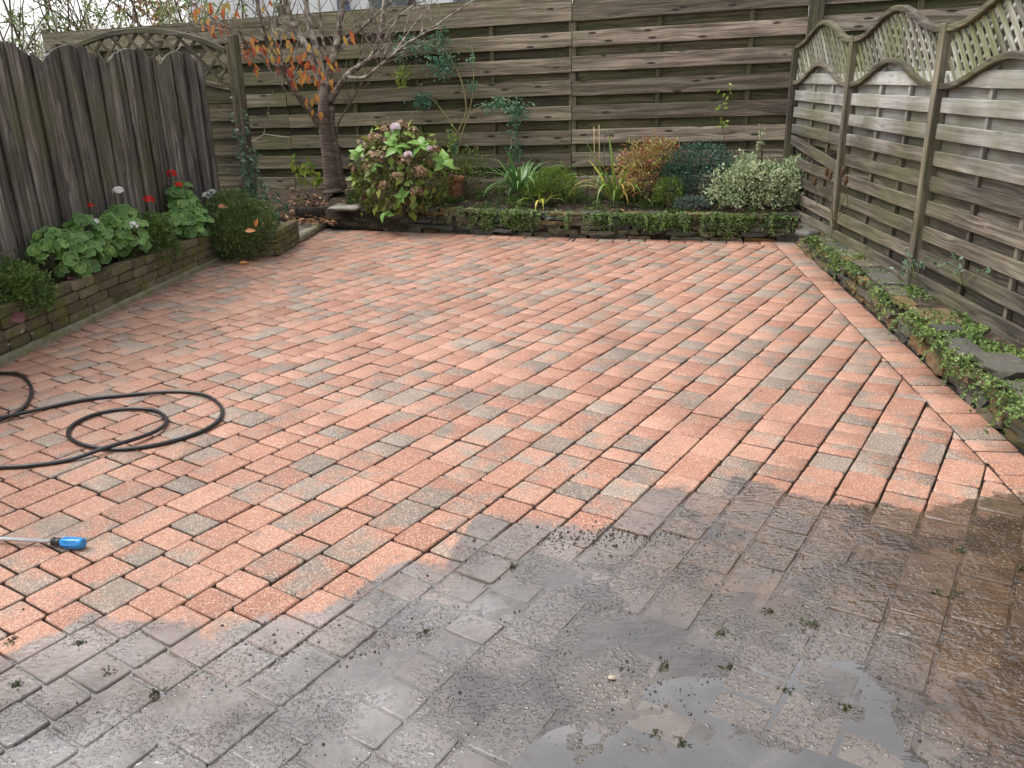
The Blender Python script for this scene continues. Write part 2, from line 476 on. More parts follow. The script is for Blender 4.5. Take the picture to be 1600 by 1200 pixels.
def joint_material():
    t = NT('joint_sand')
    P = t.pos()
    mk, d = dirt_mask(t, P)
    c = t.ramp(t.noise(P, 60.0, 4.0, 0.7), [(0.3, (0.008, 0.006, 0.005)), (0.6, (0.022, 0.017, 0.013)), (0.8, (0.060, 0.044, 0.034))])
    gn = t.step(t.noise(P, 2.2, 4.0, 0.65), 0.60, 0.72)
    c = t.mix(t.math('MULTIPLY', gn, 0.35), c, (0.035, 0.05, 0.012))
    c = t.mix(mk, c, (0.085, 0.073, 0.062))
    return t.bsdf(c, t.mix(mk, (0.9,) * 3, (0.3,) * 3), t.bump(t.noise(P, 90.0, 3.0), 0.5, 0.004), 0.4)
M_JOINT = joint_material()

def soil_material():
    t = NT('soil')
    P = t.pos()
    c = t.ramp(t.noise(P, 18.0, 6.0, 0.7), [(0.3, (0.020, 0.014, 0.010)), (0.55, (0.052, 0.038, 0.027)), (0.78, (0.115, 0.09, 0.068))])
    c = t.mix(t.math('MULTIPLY', t.step(t.noise(P, 3.5, 4.0), 0.55, 0.7), 0.4), c, (0.04, 0.055, 0.015))
    return t.bsdf(c, 0.95, t.bump(t.noise(P, 45.0, 5.0, 0.7), 0.8, 0.02), 0.2)
M_SOIL = soil_material()

# ------------------------------------------------------------------ ground, patio
random.seed(11)
vs, fs = [], []
n = 24
for j in range(n + 1):
    for i in range(n + 1):
        x = -60 + 120 * i / n; y = -40 + 120 * j / n
        vs.append((x, y, -0.075 + 0.0 * x))
for j in range(n):
    for i in range(n):
        a = j * (n + 1) + i
        fs.append((a, a + 1, a + n + 2, a + n + 1))
ground = place('ground', mesh('ground', vs, fs, M_SOIL))
tag(ground, kind='structure')

TH = rad(56.7); ROW = 0.1637; OFF = 0.085
RD = Vector((math.cos(TH), math.sin(TH))); RN = Vector((-math.sin(TH), math.cos(TH)))
# patio outline
LW0 = Vector((-3.167, 4.944)); LWD = Vector((0.11395, 0.99349))          # left wall foot
RO0 = Vector((2.244, 3.39)); RO1 = Vector((2.739, 7.465))                 # right edge, outside of the border
ROD = (RO1 - RO0).normalized(); RON = Vector((ROD.y, -ROD.x))            # outward
BW = [Vector((-2.85, 10.02)), Vector((0.709, 8.795)), Vector((2.86, 8.29))]
def back_seg(x): return (BW[0], BW[1]) if x < BW[1].x else (BW[1], BW[2])

def clip(poly, p, nrm):
    """keep the side where (q-p).nrm <= 0"""
    out = []
    for i in range(len(poly)):
        a, b = poly[i], poly[(i + 1) % len(poly)]
        da, db = (a - p).dot(nrm), (b - p).dot(nrm)
        if da <= 0: out.append(a)
        if (da < 0 < db) or (db < 0 < da): out.append(a + (b - a) * (da / (da - db)))
    return out

def inset(poly, d):
    n = len(poly); out = []
    for i in range(n):
        a, b, c = poly[i - 1], poly[i], poly[(i + 1) % n]
        e1 = (b - a); e2 = (c - b)
        if e1.length < 1e-6 or e2.length < 1e-6: return None
        e1.normalize(); e2.normalize()
        n1 = Vector((-e1.y, e1.x)); n2 = Vector((-e2.y, e2.x))
        k = 1 + n1.dot(n2)
        if k < 0.15: out.append(b + n1 * d)
        else: out.append(b + (n1 + n2) * (d / k))
    return out

def area(poly): return 0.5 * sum(poly[i - 1].x * p.y - p.x * poly[i - 1].y for i, p in enumerate(poly))

def paver_geo(poly, rng):
    """tumbled paver: chamfered corners, rounded arris; returns verts, faces"""
    j = rng.uniform(0.0026, 0.0044)
    p0 = inset(poly, j)
    if not p0 or area(p0) < 0.0006: return None
    q = []
    n = len(p0)
    for i in range(n):
        a, b, c = p0[i - 1], p0[i], p0[(i + 1) % n]
        r = min(rng.uniform(0.005, 0.011), (b - a).length * 0.3, (c - b).length * 0.3)
        q.append(b + (a - b).normalized() * r); q.append(b + (c - b).normalized() * r)
    q = [p + Vector((rng.uniform(-0.0016, 0.0016), rng.uniform(-0.0016, 0.0016))) for p in q]
    h = rng.uniform(-0.0035, 0.003)
    tx, ty = rng.uniform(-0.008, 0.008), rng.uniform(-0.008, 0.008)
    cen = sum(q, Vector((0, 0))) / len(q)
    def zz(p): return h + (p.x - cen.x) * tx + (p.y - cen.y) * ty
    r1 = inset(q, 0.0015); r2 = inset(q, rng.uniform(0.0050, 0.0075))
    if not r1 or not r2: return None
    r2 = [a.lerp(b, rng.uniform(0.45, 1.25)) for a, b in zip(r1, r2)]
    vs, fs = [], []
    m = len(q)
    for ring, dz in ((q, -0.045), (q, -0.0075), (r1, -0.0030), (r2, 0.0)):
        for p in ring: vs.append((p.x, p.y, dz + (zz(p) if dz > -0.02 else 0)))
    for k in range(3):
        for i in range(m):
            i2 = (i + 1) % m
            fs.append((k * m + i, k * m + i2, (k + 1) * m + i2, (k + 1) * m + i))
    fs.append(tuple(3 * m + i for i in range(m)))
    return vs, fs

rng = random.Random(5)
pavers = []      # (polygon)
ri_n = RON
left_n = Vector((-LWD.y, LWD.x))
def field_clip(poly):
    c = sum(poly, Vector((0, 0))) / len(poly)
    poly = clip(poly, RO0 - RON * 0.2, RON)
    if len(poly) < 3: return None
    a, b = back_seg(c.x); bd = (b - a).normalized(); bn = Vector((-bd.y, bd.x))
    poly = clip(poly, a - bn * 0.165, bn)
    if len(poly) < 3: return None
    poly = clip(poly, LW0 - left_n * 0.0 + Vector((-0.02, 0)), left_n)
    if len(poly) < 3: return None
    poly = clip(poly, Vector((0, 0.75)), Vector((0, -1)))
    return poly if len(poly) >= 3 and abs(area(poly)) > 0.0012 else None
for k in range(-32, 64):
    d0 = OFF + k * ROW
    s = -6.0 + rng.uniform(0, 0.24)
    prev = 0
    while s < 13.0:
        L = rng.choice((0.242, 0.162, 0.162, 0.122, 0.122) if prev < 0.2 else (0.242, 0.162, 0.162, 0.162, 0.122, 0.122))
        prev = L
        pl = [RD * s + RN * d0, RD * (s + L) + RN * d0, RD * (s + L) + RN * (d0 + ROW), RD * s + RN * (d0 + ROW)]
        s += L
        c = sum(pl, Vector((0, 0))) / 4
        if c.y < 0.6 or c.y > 10.6 or c.x < -4 or c.x > 3.2: continue
        if c.y > 8.55 and c.x < -2.42: continue
        p = field_clip(pl)
        if p: pavers.append((p, 0))
# border along the right edge
s = -3.0
while s < 5.2:
    L = rng.choice((0.122, 0.162, 0.162, 0.122))
    a = RO0 + ROD * s; b = RO0 + ROD * (s + L)
    s += L
    pl = [a - RON * 0.2, a, b, b - RON * 0.2]
    c = sum(pl, Vector((0, 0))) / 4
    if c.y < 0.8: continue
    sa, sb = back_seg(c.x); bd = (sb - sa).normalized(); bn = Vector((-bd.y, bd.x))
    pl = clip(pl, sa, bn)
    if len(pl) >= 3 and area(pl) > 0.002: pavers.append((pl, 1))
# border along the back
for a, b in ((BW[0], BW[1]), (BW[1], BW[2])):
    bd = (b - a).normalized(); bn = Vector((-bd.y, bd.x)); s = 0.0; T = (b - a).length
    while s < T - 0.02:
        L = min(rng.choice((0.242, 0.242, 0.162)), T - s)
        p, q = a + bd * s, a + bd * (s + L); s += L
        pl = [p - bn * 0.165, q - bn * 0.165, q, p]
        pl = clip(pl, RO0 - RON * 0.2, RON)
        if len(pl) >= 3 and area(pl) > 0.002 and pl[0].x > -2.5: pavers.append((pl, 2))

patio_vs = [(-4.1, 0.6, -0.019), (2.6, 0.6, -0.019), (3.15, 8.6, -0.019), (0.7, 9.1, -0.019), (-2.9, 10.4, -0.019), (-3.4, 8.2, -0.019)]
patio = place('patio', mesh('patio', patio_vs, [(0, 1, 2, 3, 4, 5)], M_JOINT))
tag(patio, kind='structure')

camv = Vector((0, 0, 1.6))
def seen_size(poly):
    c = sum(poly, Vector((0, 0))) / len(poly)
    v = Vector((c.x, c.y, 0)) - camv
    zc = v.dot(_f)
    if zc < 0.3: return 0
    sx, sy = v.dot(_rt) / zc, v.dot(_up) / zc
    if abs(sx) > 0.66 or abs(sy) > 0.50: return 0
    return abs(area(poly)) * (-v.z) / (v.length * zc * zc)
order = sorted(range(len(pavers)), key=lambda i: -seen_size(pavers[i][0]))
single = set(order[:296])
RVS, RFS, RFC = [], [], []
for i, (pl, kind) in enumerate(pavers):
    if area(pl) < 0: pl = pl[::-1]
    g = paver_geo(pl, rng)
    if not g: continue
    tint = (rng.random(), min(1, max(0, rng.gauss(0.54, 0.24))), rng.random(), 1.0)
    near = min(p.y for p in pl) < 3.45
    if i in single:
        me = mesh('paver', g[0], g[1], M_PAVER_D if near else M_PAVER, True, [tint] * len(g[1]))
        me.polygons[len(g[1]) - 1].use_smooth = False
        place('paver', me, None, patio)
    else:
        b = len(RVS)
        RVS.extend(g[0]); RFS.extend([tuple(b + q for q in f) for f in g[1]]); RFC.extend([tint] * len(g[1]))
_fm = [1 if min(RVS[q][1] for q in f) < 3.3 else 0 for f in RFS]
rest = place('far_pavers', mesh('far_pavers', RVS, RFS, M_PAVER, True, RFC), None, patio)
rest.data.materials.append(M_PAVER_D)
rest.data.polygons.foreach_set('material_index', _fm)
rest['kind'] = 'stuff'

# mud slurry lying in the joints and hollows of the unwashed part
def mud_sheet():
    x0, x1, y0, y1, st = -2.2, 2.35, 0.8, 3.35, 0.018
    nx, ny = int((x1 - x0) / st), int((y1 - y0) / st)
    idx = {}; vs = []; fs = []
    def vid(i, j):
        if (i, j) not in idx:
            x, y = x0 + i * st, y0 + j * st
            d = edge_y(x) + 0.10 * fbm(x, y, 0.0, 6.0, 3) - y
            fade = max(0.0, min(1.0, d / 0.25))
            lv = fbm(x, y, 2.0, 3.2, 4)
            side = min(1.0, abs(x - 0.15) / 0.9)
            z = -0.0060 - (0.0026 if x < 0.15 else -0.0004) * side + 0.0085 * lv + 0.0035 * fade + 0.0030 * fbm(x, y, 5.0, 22.0, 2)
            # a deeper spread in the middle of the dirty ground
            z += 0.0045 * math.exp(-((x - 0.15) / 0.55) ** 2 - ((y - 1.9) / 0.40) ** 2)
            if d < 0.0: z = -0.014 + d * 0.05
            idx[(i, j)] = len(vs); vs.append((x, y, max(z, -0.02)))
        return idx[(i, j)]
    for j in range(ny):
        for i in range(nx):
            x, y = x0 + (i + .5) * st, y0 + (j + .5) * st
            if y > edge_y(x) + 0.1: continue
            rx = RO0.x + (y - RO0.y) * ROD.x / ROD.y
            if x > rx - 0.02: continue
            fs.append((vid(i, j), vid(i + 1, j), vid(i + 1, j + 1), vid(i, j + 1)))
    return vs, fs
g = mud_sheet()
mud = place('mud_slurry', mesh('mud_slurry', g[0], g[1], M_MUD, True))
tag(mud, 'wet grey brown mud slurry spread over the unwashed pavers in the foreground', 'mud', kind='stuff')

def puddle(name, cx, cy, rx, ry, rot, seed, z):
    n = 56; ring = []
    for k in range(n):
        a = 2 * math.pi * k / n
        r = 1 + 0.30 * mnoise.noise((math.cos(a) * 1.3 + seed, math.sin(a) * 1.3, seed)) + 0.16 * mnoise.noise((math.cos(a) * 4 + seed, math.sin(a) * 4, seed))
        u, v = rx * r * math.cos(a), ry * r * math.sin(a)
        ring.append((cx + u * math.cos(rot) - v * math.sin(rot), cy + u * math.sin(rot) + v * math.cos(rot)))
    vs = [(cx, cy, z)]; fs = []
    for f, dz in ((0.5, 0.0), (0.9, 0.0), (1.0, -0.006)):
        for x, y in ring: vs.append((cx + (x - cx) * f, cy + (y - cy) * f, z + dz))
    for k in range(n):
        k2 = (k + 1) % n
        fs.append((0, 1 + k, 1 + k2))
        for q in range(2): fs.append((1 + q * n + k, 1 + (q + 1) * n + k, 1 + (q + 1) * n + k2, 1 + q * n + k2))
    return place(name, mesh(name, vs, fs, M_WATER, True))
# standing water: a level sheet, so mud and paver tops break its edge
tag(puddle('puddle', 0.52, 1.66, 0.60, 0.32, 0.30, 3.1, 0.0008), kind='structure')

# ------------------------------------------------------------------ fences
W_BACK = wood_mat('wood_back_fence', (0.100, 0.080, 0.058), (0.215, 0.174, 0.134), (0.375, 0.312, 0.252), algae=(0.108, 0.106, 0.046), algae_amt=0.62, algae_x=(-1.8, 2.8), knots=0.9)
W_BACKREAR = wood_mat('wood_back_fence_rear', (0.050, 0.044, 0.024), (0.100, 0.086, 0.050), (0.165, 0.138, 0.085), algae=(0.060, 0.070, 0.020), algae_amt=0.6)
W_RIGHT = wood_mat('wood_right_fence', (0.058, 0.046, 0.034), (0.120, 0.100, 0.076), (0.220, 0.195, 0.155), algae=(0.095, 0.096, 0.040), algae_amt=0.50, pale_top=(1.35, 2.2, (0.46, 0.46, 0.43)), knots=0.25)
W_LEFT = wood_mat('wood_left_fence', (0.070, 0.060, 0.051), (0.155, 0.137, 0.118), (0.30, 0.272, 0.238), algae=(0.085, 0.085, 0.030), algae_amt=0.55, stain=0.55)
W_GATE = wood_mat('wood_gate', (0.042, 0.034, 0.022), (0.105, 0.085, 0.056), (0.190, 0.160, 0.110), algae=(0.085, 0.080, 0.025), algae_amt=0.45)
W_LATT = wood_mat('wood_lattice', (0.085, 0.078, 0.056), (0.20, 0.19, 0.15), (0.40, 0.39, 0.35), algae=(0.11, 0.125, 0.035), algae_amt=0.65, knots=0.1, stain=0.2)
W_POST = wood_mat('wood_post', (0.055, 0.046, 0.034), (0.115, 0.098, 0.074), (0.21, 0.182, 0.140), algae=(0.10, 0.10, 0.03), algae_amt=0.4)

def plank_mesh(name, outline, T, mat, ch=0.003):
    poly = [Vector(p) for p in outline]
    if area(poly) < 0: poly = poly[::-1]
    ins = inset(poly, ch) or poly
    n = len(poly)
    vs = [(p.x, p.y, 0.0) for p in poly] + [(p.x, p.y, T - ch) for p in poly] + [(p.x, p.y, T) for p in ins]
    fs = [tuple(range(n))[::-1], tuple(range(2 * n, 3 * n))]
    for r in range(2):
        for i in range(n):
            i2 = (i + 1) % n
            fs.append((r * n + i, r * n + i2, (r + 1) * n + i2, (r + 1) * n + i))
    return mesh(name, vs, fs, mat)

def slat_outline(L, H, rng, seg=7, wob=0.0022):
    bot = [(L * i / seg, rng.uniform(-wob, wob)) for i in range(seg + 1)]
    top = [(L * i / seg, H + rng.uniform(-wob, wob)) for i in range(seg, -1, -1)]
    return bot + top

UP = Vector((0, 0, 1))
rng = random.Random(21)

# ---- back fence
BP0 = Vector((2.96, 9.1, 0)); BAN = rad(19.5)
BD = Vector((-math.cos(BAN), math.sin(BAN), 0)); BN = Vector((math.sin(BAN), math.cos(BAN), 0))
SLOPE = -0.0172
def bp(u, z, off=0.0): return BP0 + BD * u - BN * off + UP * z
bfence = thing('back_fence', bp(3.8, 0.2, -0.03), 'tall weathered fence of wide horizontal boards across the back of the yard', 'fence')
BX = (-BD - UP * SLOPE).normalized()
def bslat(name, u0, u1, zb, H, off, T, mat, dz=0.0):
    # u0 > u1, left end first
    L = (u0 - u1)
    me = plank_mesh(name, slat_outline(L, H, rng), T, mat)
    tilt = rng.uniform(-0.0035, 0.0035)
    p = bp(u0, zb + SLOPE * u0, off - T + rng.uniform(-0.004, 0.004))
    X = (BX + UP * tilt).normalized()
    return place(name, me, frame(p, X, UP), bfence)
panels = ((9.78, 7.95), (7.95, 6.05), (6.05, 2.351), (2.349, -0.10), (-0.20, -2.1))
for pi, (ua, ub) in enumerate(panels):
    for k in range(-2, 7):
        zb = 0.66 + 0.2565 * k
        bslat('slat', ua - 0.0025, ub + 0.0025, zb + rng.uniform(-0.006, 0.006), 0.155, 0.0, 0.022, W_BACK)
        bslat('slat', ua - 0.02, ub + 0.02, zb + 0.128, 0.155, -0.062, 0.020, W_BACKREAR)
    bslat('slat', ua - 0.004, ub + 0.004, 0.66 + 0.2565 * 6 + 0.158, 0.10, -0.003, 0.022, W_BACK)
def bpost(u, zt, off, wd, dp, mat, zb=0.05, name='post'):
    ol = [(0, -wd / 2), (0, wd / 2), (zt - zb, wd / 2), (zt - zb, -wd / 2)]
    me = plank_mesh(name, ol, dp, mat, 0.004)
    return place(name, me, frame(bp(u, zb, off - dp), UP, BD), bfence)   # X up, Y = BD, Z = towards the yard
for u, zt, wd in ((0.46, 2.30, 0.055), (1.4, 2.3, 0.05), (3.3, 2.3, 0.05), (4.25, 2.36, 0.06), (5.1, 2.3, 0.05), (7.0, 2.3, 0.05), (8.9, 2.3, 0.05), (-1.1, 2.35, 0.06)):
    bpost(u, zt, -0.0235, wd, 0.037, W_BACKREAR, name='batten')
for u, zt in ((2.35, 2.34), (6.05, 2.50), (9.84, 2.36), (4.30, 2.47)):
    bpost(u, zt, -0.0235 if u < 3 else -0.085, 0.085, 0.038 if u < 3 else 0.09, W_POST)
bpost(-0.155, 2.62, 0.055, 0.145, 0.075, W_POST)

# ---- right fence with wavy lattice tops
RA = Vector((2.88132548, 7.39451333, 0)); RDR = Vector((0.04437771, 0.99901482, 0)); RNR = Vector((0.99901482, -0.04437771, 0))
def rp(u, z, off=0.0): return RA + RDR * u - RNR * off + UP * z
rfence = thing('right_fence', rp(-1.0, 0.2, -0.03), 'weathered slatted fence with wavy lattice top along the right side', 'fence')
def rslat(name, ua, ub, zb, H, off, T, mat, drop=0.0, seg=6):
    L = ua - ub
    me = plank_mesh(name, slat_outline(L, H, rng, seg, 0.0028), T, mat)
    X = (-RDR * L - UP * (drop + rng.uniform(-0.006, 0.006))).normalized()
    return place(name, me, frame(rp(ua, zb + rng.uniform(-0.004, 0.004), off - T + rng.uniform(-0.005, 0.004)), X, UP), rfence)
POSTS = (1.68, 0.0, -1.68, -3.40, -5.12)
for i, u in enumerate(POSTS):
    zt = 1.83 + (0.03 if i else -0.02)
    ol = [(0, -0.0375), (0, 0.0375), (zt - 0.05, 0.0375), (zt - 0.05, -0.0375)]
    me = plank_mesh('post', ol, 0.085, W_POST, 0.006)
    lean = Vector((0, 0, 1)) + RDR * (0.0 if i else 0.02)
    place('post', me, frame(rp(u, 0.05, -0.045), lean, RDR), rfence)
def wave(t): return (0.5 - 0.5 * math.cos(2 * math.pi * t)) ** 1.15
for pi in range(4):
    ua, ub = POSTS[pi] - 0.04, POSTS[pi + 1] + 0.04
    L = ua - ub
    W = W_RIGHT
    for k in range(8):
        zb = 1.482 - 0.163 * k
        if pi == 0 and k == 4:
            rslat('slat', ua, ub, zb + 0.055, 0.095, 0.004, 0.016, W, 0.15)
        else:
            rslat('slat', ua, ub, zb, 0.095, 0.0, 0.016, W, 0.012 if pi == 0 else 0.0)
        if pi == 0 and k == 4: continue
        rslat('slat', ua, ub, zb - 0.082, 0.095, -0.045, 0.014, W)
    rslat('slat', ua - 0.12, ub + 0.12, 1.56, 0.075, -0.045, 0.014, W)
    for q in (0.36, 0.70):
        ol = [(0, -0.018), (0, 0.018), (1.42, 0.018), (1.42, -0.018)]
        place('batten', plank_mesh('batten', ol, 0.026, W_RIGHT), frame(rp(ua - L * q, 0.22, -0.0425), UP, RDR), rfence)
    rslat('plinth_board', ua + 0.03, ub - 0.03, 0.18, 0.10, 0.03, 0.028, W_POST, 0.0)
    # wavy rails
    N = 22
    for z0, amp, th in ((1.850, 0.175, 0.042), (1.505, 0.170, 0.042)):
        lo = [(L * i / N, amp * wave(i / N) - th) for i in range(N + 1)]
        hi = [(L * i / N, amp * wave(i / N)) for i in range(N, -1, -1)]
        me = plank_mesh('rail', lo + hi, 0.050, W_POST, 0.006)
        place('rail', me, frame(rp(ua, z0, -0.020), -RDR, UP), rfence)
    # diagonal lattice, two layers
    for layer, sgn in ((0, 1), (1, -1)):
        step_ = 0.098 if layer == 0 else 0.125
        s = -0.55 + 0.03 * pi
        while s < L + 0.6:
            a = b = None
            for q in range(0, 70):
                w = q * 0.014 - 0.1                       # height above the low rail's ends
                x = s - sgn * 0.98 * w if sgn < 0 else s - 0.98 * w
                if sgn < 0: x = s + 0.98 * w
                t = x / L
                if t < 0.01 or t > 0.99: continue
                zz = 1.47 + w
                if 1.485 + 0.170 * wave(t) < zz < 1.83 + 0.175 * wave(t):
                    if a is None: a = (x, zz)
                    b = (x, zz)
            s += step_ * rng.uniform(0.94, 1.06)
            if a is None or (Vector(a) - Vector(b)).length < 0.06: continue
            A_ = rp(ua - a[0], a[1], -0.012 if layer == 0 else -0.026); B_ = rp(ua - b[0], b[1], -0.012 if layer == 0 else -0.026)
            Ld = (B_ - A_).length
            me = plank_mesh('lattice_slat', [(0, -0.018), (Ld, -0.018), (Ld, 0.018), (0, 0.018)] if layer == 0 else [(0, -0.014), (Ld, -0.014), (Ld, 0.014), (0, 0.014)], 0.010, W_LATT if layer == 0 else W_RIGHT, 0.002)
            place('lattice_slat', me, frame(A_, B_ - A_, z=-RNR), rfence)

# ---- left close-board fence with scalloped top
LA = Vector((-3.42, 6.15, 0)); LD = Vector((0.11394964, 0.99348653, 0)); LN = Vector((0.99348653, -0.11394964, 0))
def lp(u, z, off=0.0): return LA + LD * u + LN * off + UP * z
lfence = thing('left_fence', lp(0.4, 0.25, -0.03), 'dark vertical board fence with scalloped top along the left side', 'fence')
VAL = (-5.50, -4.66, -3.82, -2.98, -2.14, -1.305, -0.465, 0.375, 1.215, 2.09, 2.965)
def ltop(u):
    for a, b in zip(VAL, VAL[1:]):
        if a <= u <= b:
            t = (u - a) / (b - a)
            return 1.782 + 0.132 * math.sin(math.pi * t) ** 0.85
    return 1.76
for a, b in zip(VAL, VAL[1:]):
    for i in range(7):
        w = (b - a) / 7
        back = i % 2 == 1
        wf = 1.7 if back else 0.90
        u1 = a + (i + 1) * w + (0.35 * w if back else -0.05 * w)
        zb = 0.20 + rng.uniform(-0.01, 0.01)
        # outline in (x up, y towards the camera)
        N = 5
        tops = [(ltop(min(max(u1 - w * wf * q / N, VAL[0] + 1e-4), VAL[-1] - 1e-4)) - zb - (0.006 if back else 0.0) + rng.uniform(-0.003, 0.003), w * wf * q / N) for q in range(N + 1)]
        ol = [(0, w * wf), (0, 0)] + tops
        me = plank_mesh('board', [(x, y) for x, y in ol], 0.014, W_LEFT, 0.003)
        Yd = (-LD + LN * rng.uniform(-0.03, 0.03)).normalized()
        lean = (UP + LD * rng.uniform(-0.0025, 0.0025)).normalized()
        M = frame(lp(u1, zb, rng.uniform(-0.002, 0.004) + (0.0 if back else 0.026)), lean, Yd)
        place('board', me, M, lfence)
for z in (0.45, 1.1, 1.6):
    me = plank_mesh('rail', [(0, 0), (8.4, 0), (8.4, 0.07), (0, 0.07)], 0.035, W_LEFT)
    place('rail', me, frame(lp(2.95, z, -0.06), -LD, UP), lfence)
for u in (2.93, 1.2, -0.5, -2.2, -3.9):
    me = plank_mesh('post', [(0, -0.04), (0, 0.04), (1.62, 0.04), (1.62, -0.04)], 0.08, W_LEFT)
    place('post', me, frame(lp(u, 0.05, -0.145), UP, -LD), lfence)

# ---- lattice-arched panel between the left fence and the back fence
GP = Vector((-2.80, 9.28, 0))
def gp(u, z, off=0.0): return GP + BD * u - BN * off + UP * z
gate = thing('arched_lattice_panel', gp(1.0, 0.2, -0.02), 'brown slatted panel with arched lattice top behind the dark left fence', 'fence panel')
def gpart(name, ol, T, M, mat=None, ch=0.003): return place(name, plank_mesh(name, ol, T, mat or W_GATE, ch), M, gate)
gpart('post', [(0, -0.04), (0, 0.04), (2.01, 0.04), (2.01, -0.04)], 0.085, frame(gp(-0.035, 0.06, -0.05), UP, BD), W_POST, 0.006)
gpart('post', [(0, -0.04), (0, 0.04), (2.0, 0.04), (2.0, -0.04)], 0.085, frame(gp(2.30, 0.06, -0.05), UP, BD), W_POST, 0.006)
gpart('stile', [(0, -0.02), (0, 0.02), (1.78, 0.02), (1.78, -0.02)], 0.05, frame(gp(0.035, 0.20, -0.03), UP, BD))
AL_ = 2.20
def arc_hi(t): return 1.945 + 0.235 * (1 - (2 * t - 1) ** 2) ** 0.9
def arc_lo(t): return 1.62 + 0.19 * (1 - (2 * min(1, t * 1.0) - 1) ** 2) if False else 1.60 + 0.42 * t - 0.02 if t < 0.4 else 1.748
N = 26
for f, th in ((arc_hi, 0.055), (arc_lo, 0.045)):
    X = [2.245 - AL_ * i / N for i in range(N + 1)]
    lo = [(AL_ * i / N, f(1 - i / N) - th) for i in range(N + 1)]; hi = [(AL_ * i / N, f(1 - i / N)) for i in range(N, -1, -1)]
    gpart('rail', lo + hi, 0.05, frame(gp(2.26, 0, -0.025), -BD, UP), W_GATE if f is arc_lo else W_POST, 0.005)
zb = 1.49
k = 0
while zb > 0.2:
    me = slat_outline(AL_, 0.105, rng, 6)
    gpart('slat', me, 0.016, frame(gp(2.26, zb + SLOPE, -0.018 if k % 2 else -0.034), BX, UP))
    zb -= 0.092; k += 1
for layer, sgn in ((0, 1), (1, -1)):
    s = -0.6
    while s < AL_ + 0.6:
        a = b = None
        for q in range(60):
            w = q * 0.014
            u = s + sgn * w * 1.05; t = u / AL_
            if t < 0.01 or t > 0.99: continue
            zz = 1.56 + w
            if arc_lo(t) - 0.02 < zz < arc_hi(t) - 0.03:
                if a is None: a = (u, zz)
                b = (u, zz)
        s += 0.21
        if a is None or (Vector(a) - Vector(b)).length < 0.08: continue
        o_ = 0.004 if layer == 0 else -0.012
        A_ = gp(a[0] + 0.06, a[1], o_); B_ = gp(b[0] + 0.06, b[1], o_)
        Ld = (B_ - A_).length
        gpart('lattice_slat', [(0, -0.017), (Ld, -0.017), (Ld, 0.017), (0, 0.017)], 0.012, frame(A_, B_ - A_, z=-BN))

# ------------------------------------------------------------------ walls, beds, kerb
def stone_mat(name, stops, moss=0.5, rough=0.85, moss_col=(0.075, 0.080, 0.014), lichen=0.5, by='rnd'):
    t = NT(name)
    P = t.pos(); r = t.rnd()
    c = t.ramp(r, stops)
    n1 = t.noise(P, 22.0, 3.0, 0.65)
    c = t.mix(n1, t.mix(1.0, c, (0.42, 0.42, 0.44), 'MULTIPLY'), t.mix(1.0, c, (1.5, 1.45, 1.35), 'MULTIPLY'))
    m = t.step(t.noise(P, 6.5, 3.0, 0.65), 0.46, 0.62)
    g = t.noise(P, 90.0, 2.0, 0.6)
    c = t.mix(t.math('MULTIPLY', m, moss), c, t.ramp(g, [(0.3, tuple(x * 0.5 for x in moss_col)), (0.7, tuple(min(1, x * 1.9) for x in moss_col))]))
    l = t.step(t.noise(P, 17.0, 2.0, 0.5), 0.69, 0.73)
    c = t.mix(t.math('MULTIPLY', l, lichen), c, (0.46, 0.46, 0.38))
    h = t.math('ADD', n1, t.math('MULTIPLY', g, 0.5))
    return t.bsdf(c, rough, t.bump(h, 0.7, 0.008), 0.35)
M_BRICK = stone_mat('mossy_walling_brick', [(0.0, (0.070, 0.058, 0.038)), (0.5, (0.115, 0.095, 0.062)), (1.0, (0.17, 0.142, 0.098))], 0.75, 0.9, (0.085, 0.085, 0.018))
M_MORTAR = simple('mortar_dark', (0.045, 0.038, 0.026), 0.95, 0.2, 0.0, 0.5, 0.5, 40.0)
M_SLATE = stone_mat('slate_walling', [(0.0, (0.045, 0.045, 0.042)), (0.4, (0.085, 0.082, 0.074)), (0.70, (0.10, 0.082, 0.055)), (0.86, (0.14, 0.085, 0.036)), (1.0, (0.16, 0.148, 0.130))], 0.30, 0.6, (0.05, 0.065, 0.014), 0.3)
M_SLAB = stone_mat('pale_slab', [(0.0, (0.25, 0.24, 0.22)), (1.0, (0.30, 0.285, 0.255))], 0.25, 0.8)
M_CONC = stone_mat('mossy_concrete', [(0.0, (0.20, 0.185, 0.13)), (1.0, (0.25, 0.23, 0.17))], 0.55, 0.9, (0.10, 0.11, 0.02))
M_PATH = simple('gravelly_concrete', (0.155, 0.138, 0.115), 0.92, 0.2, 0.0, 0.5, 0.7, 55.0)

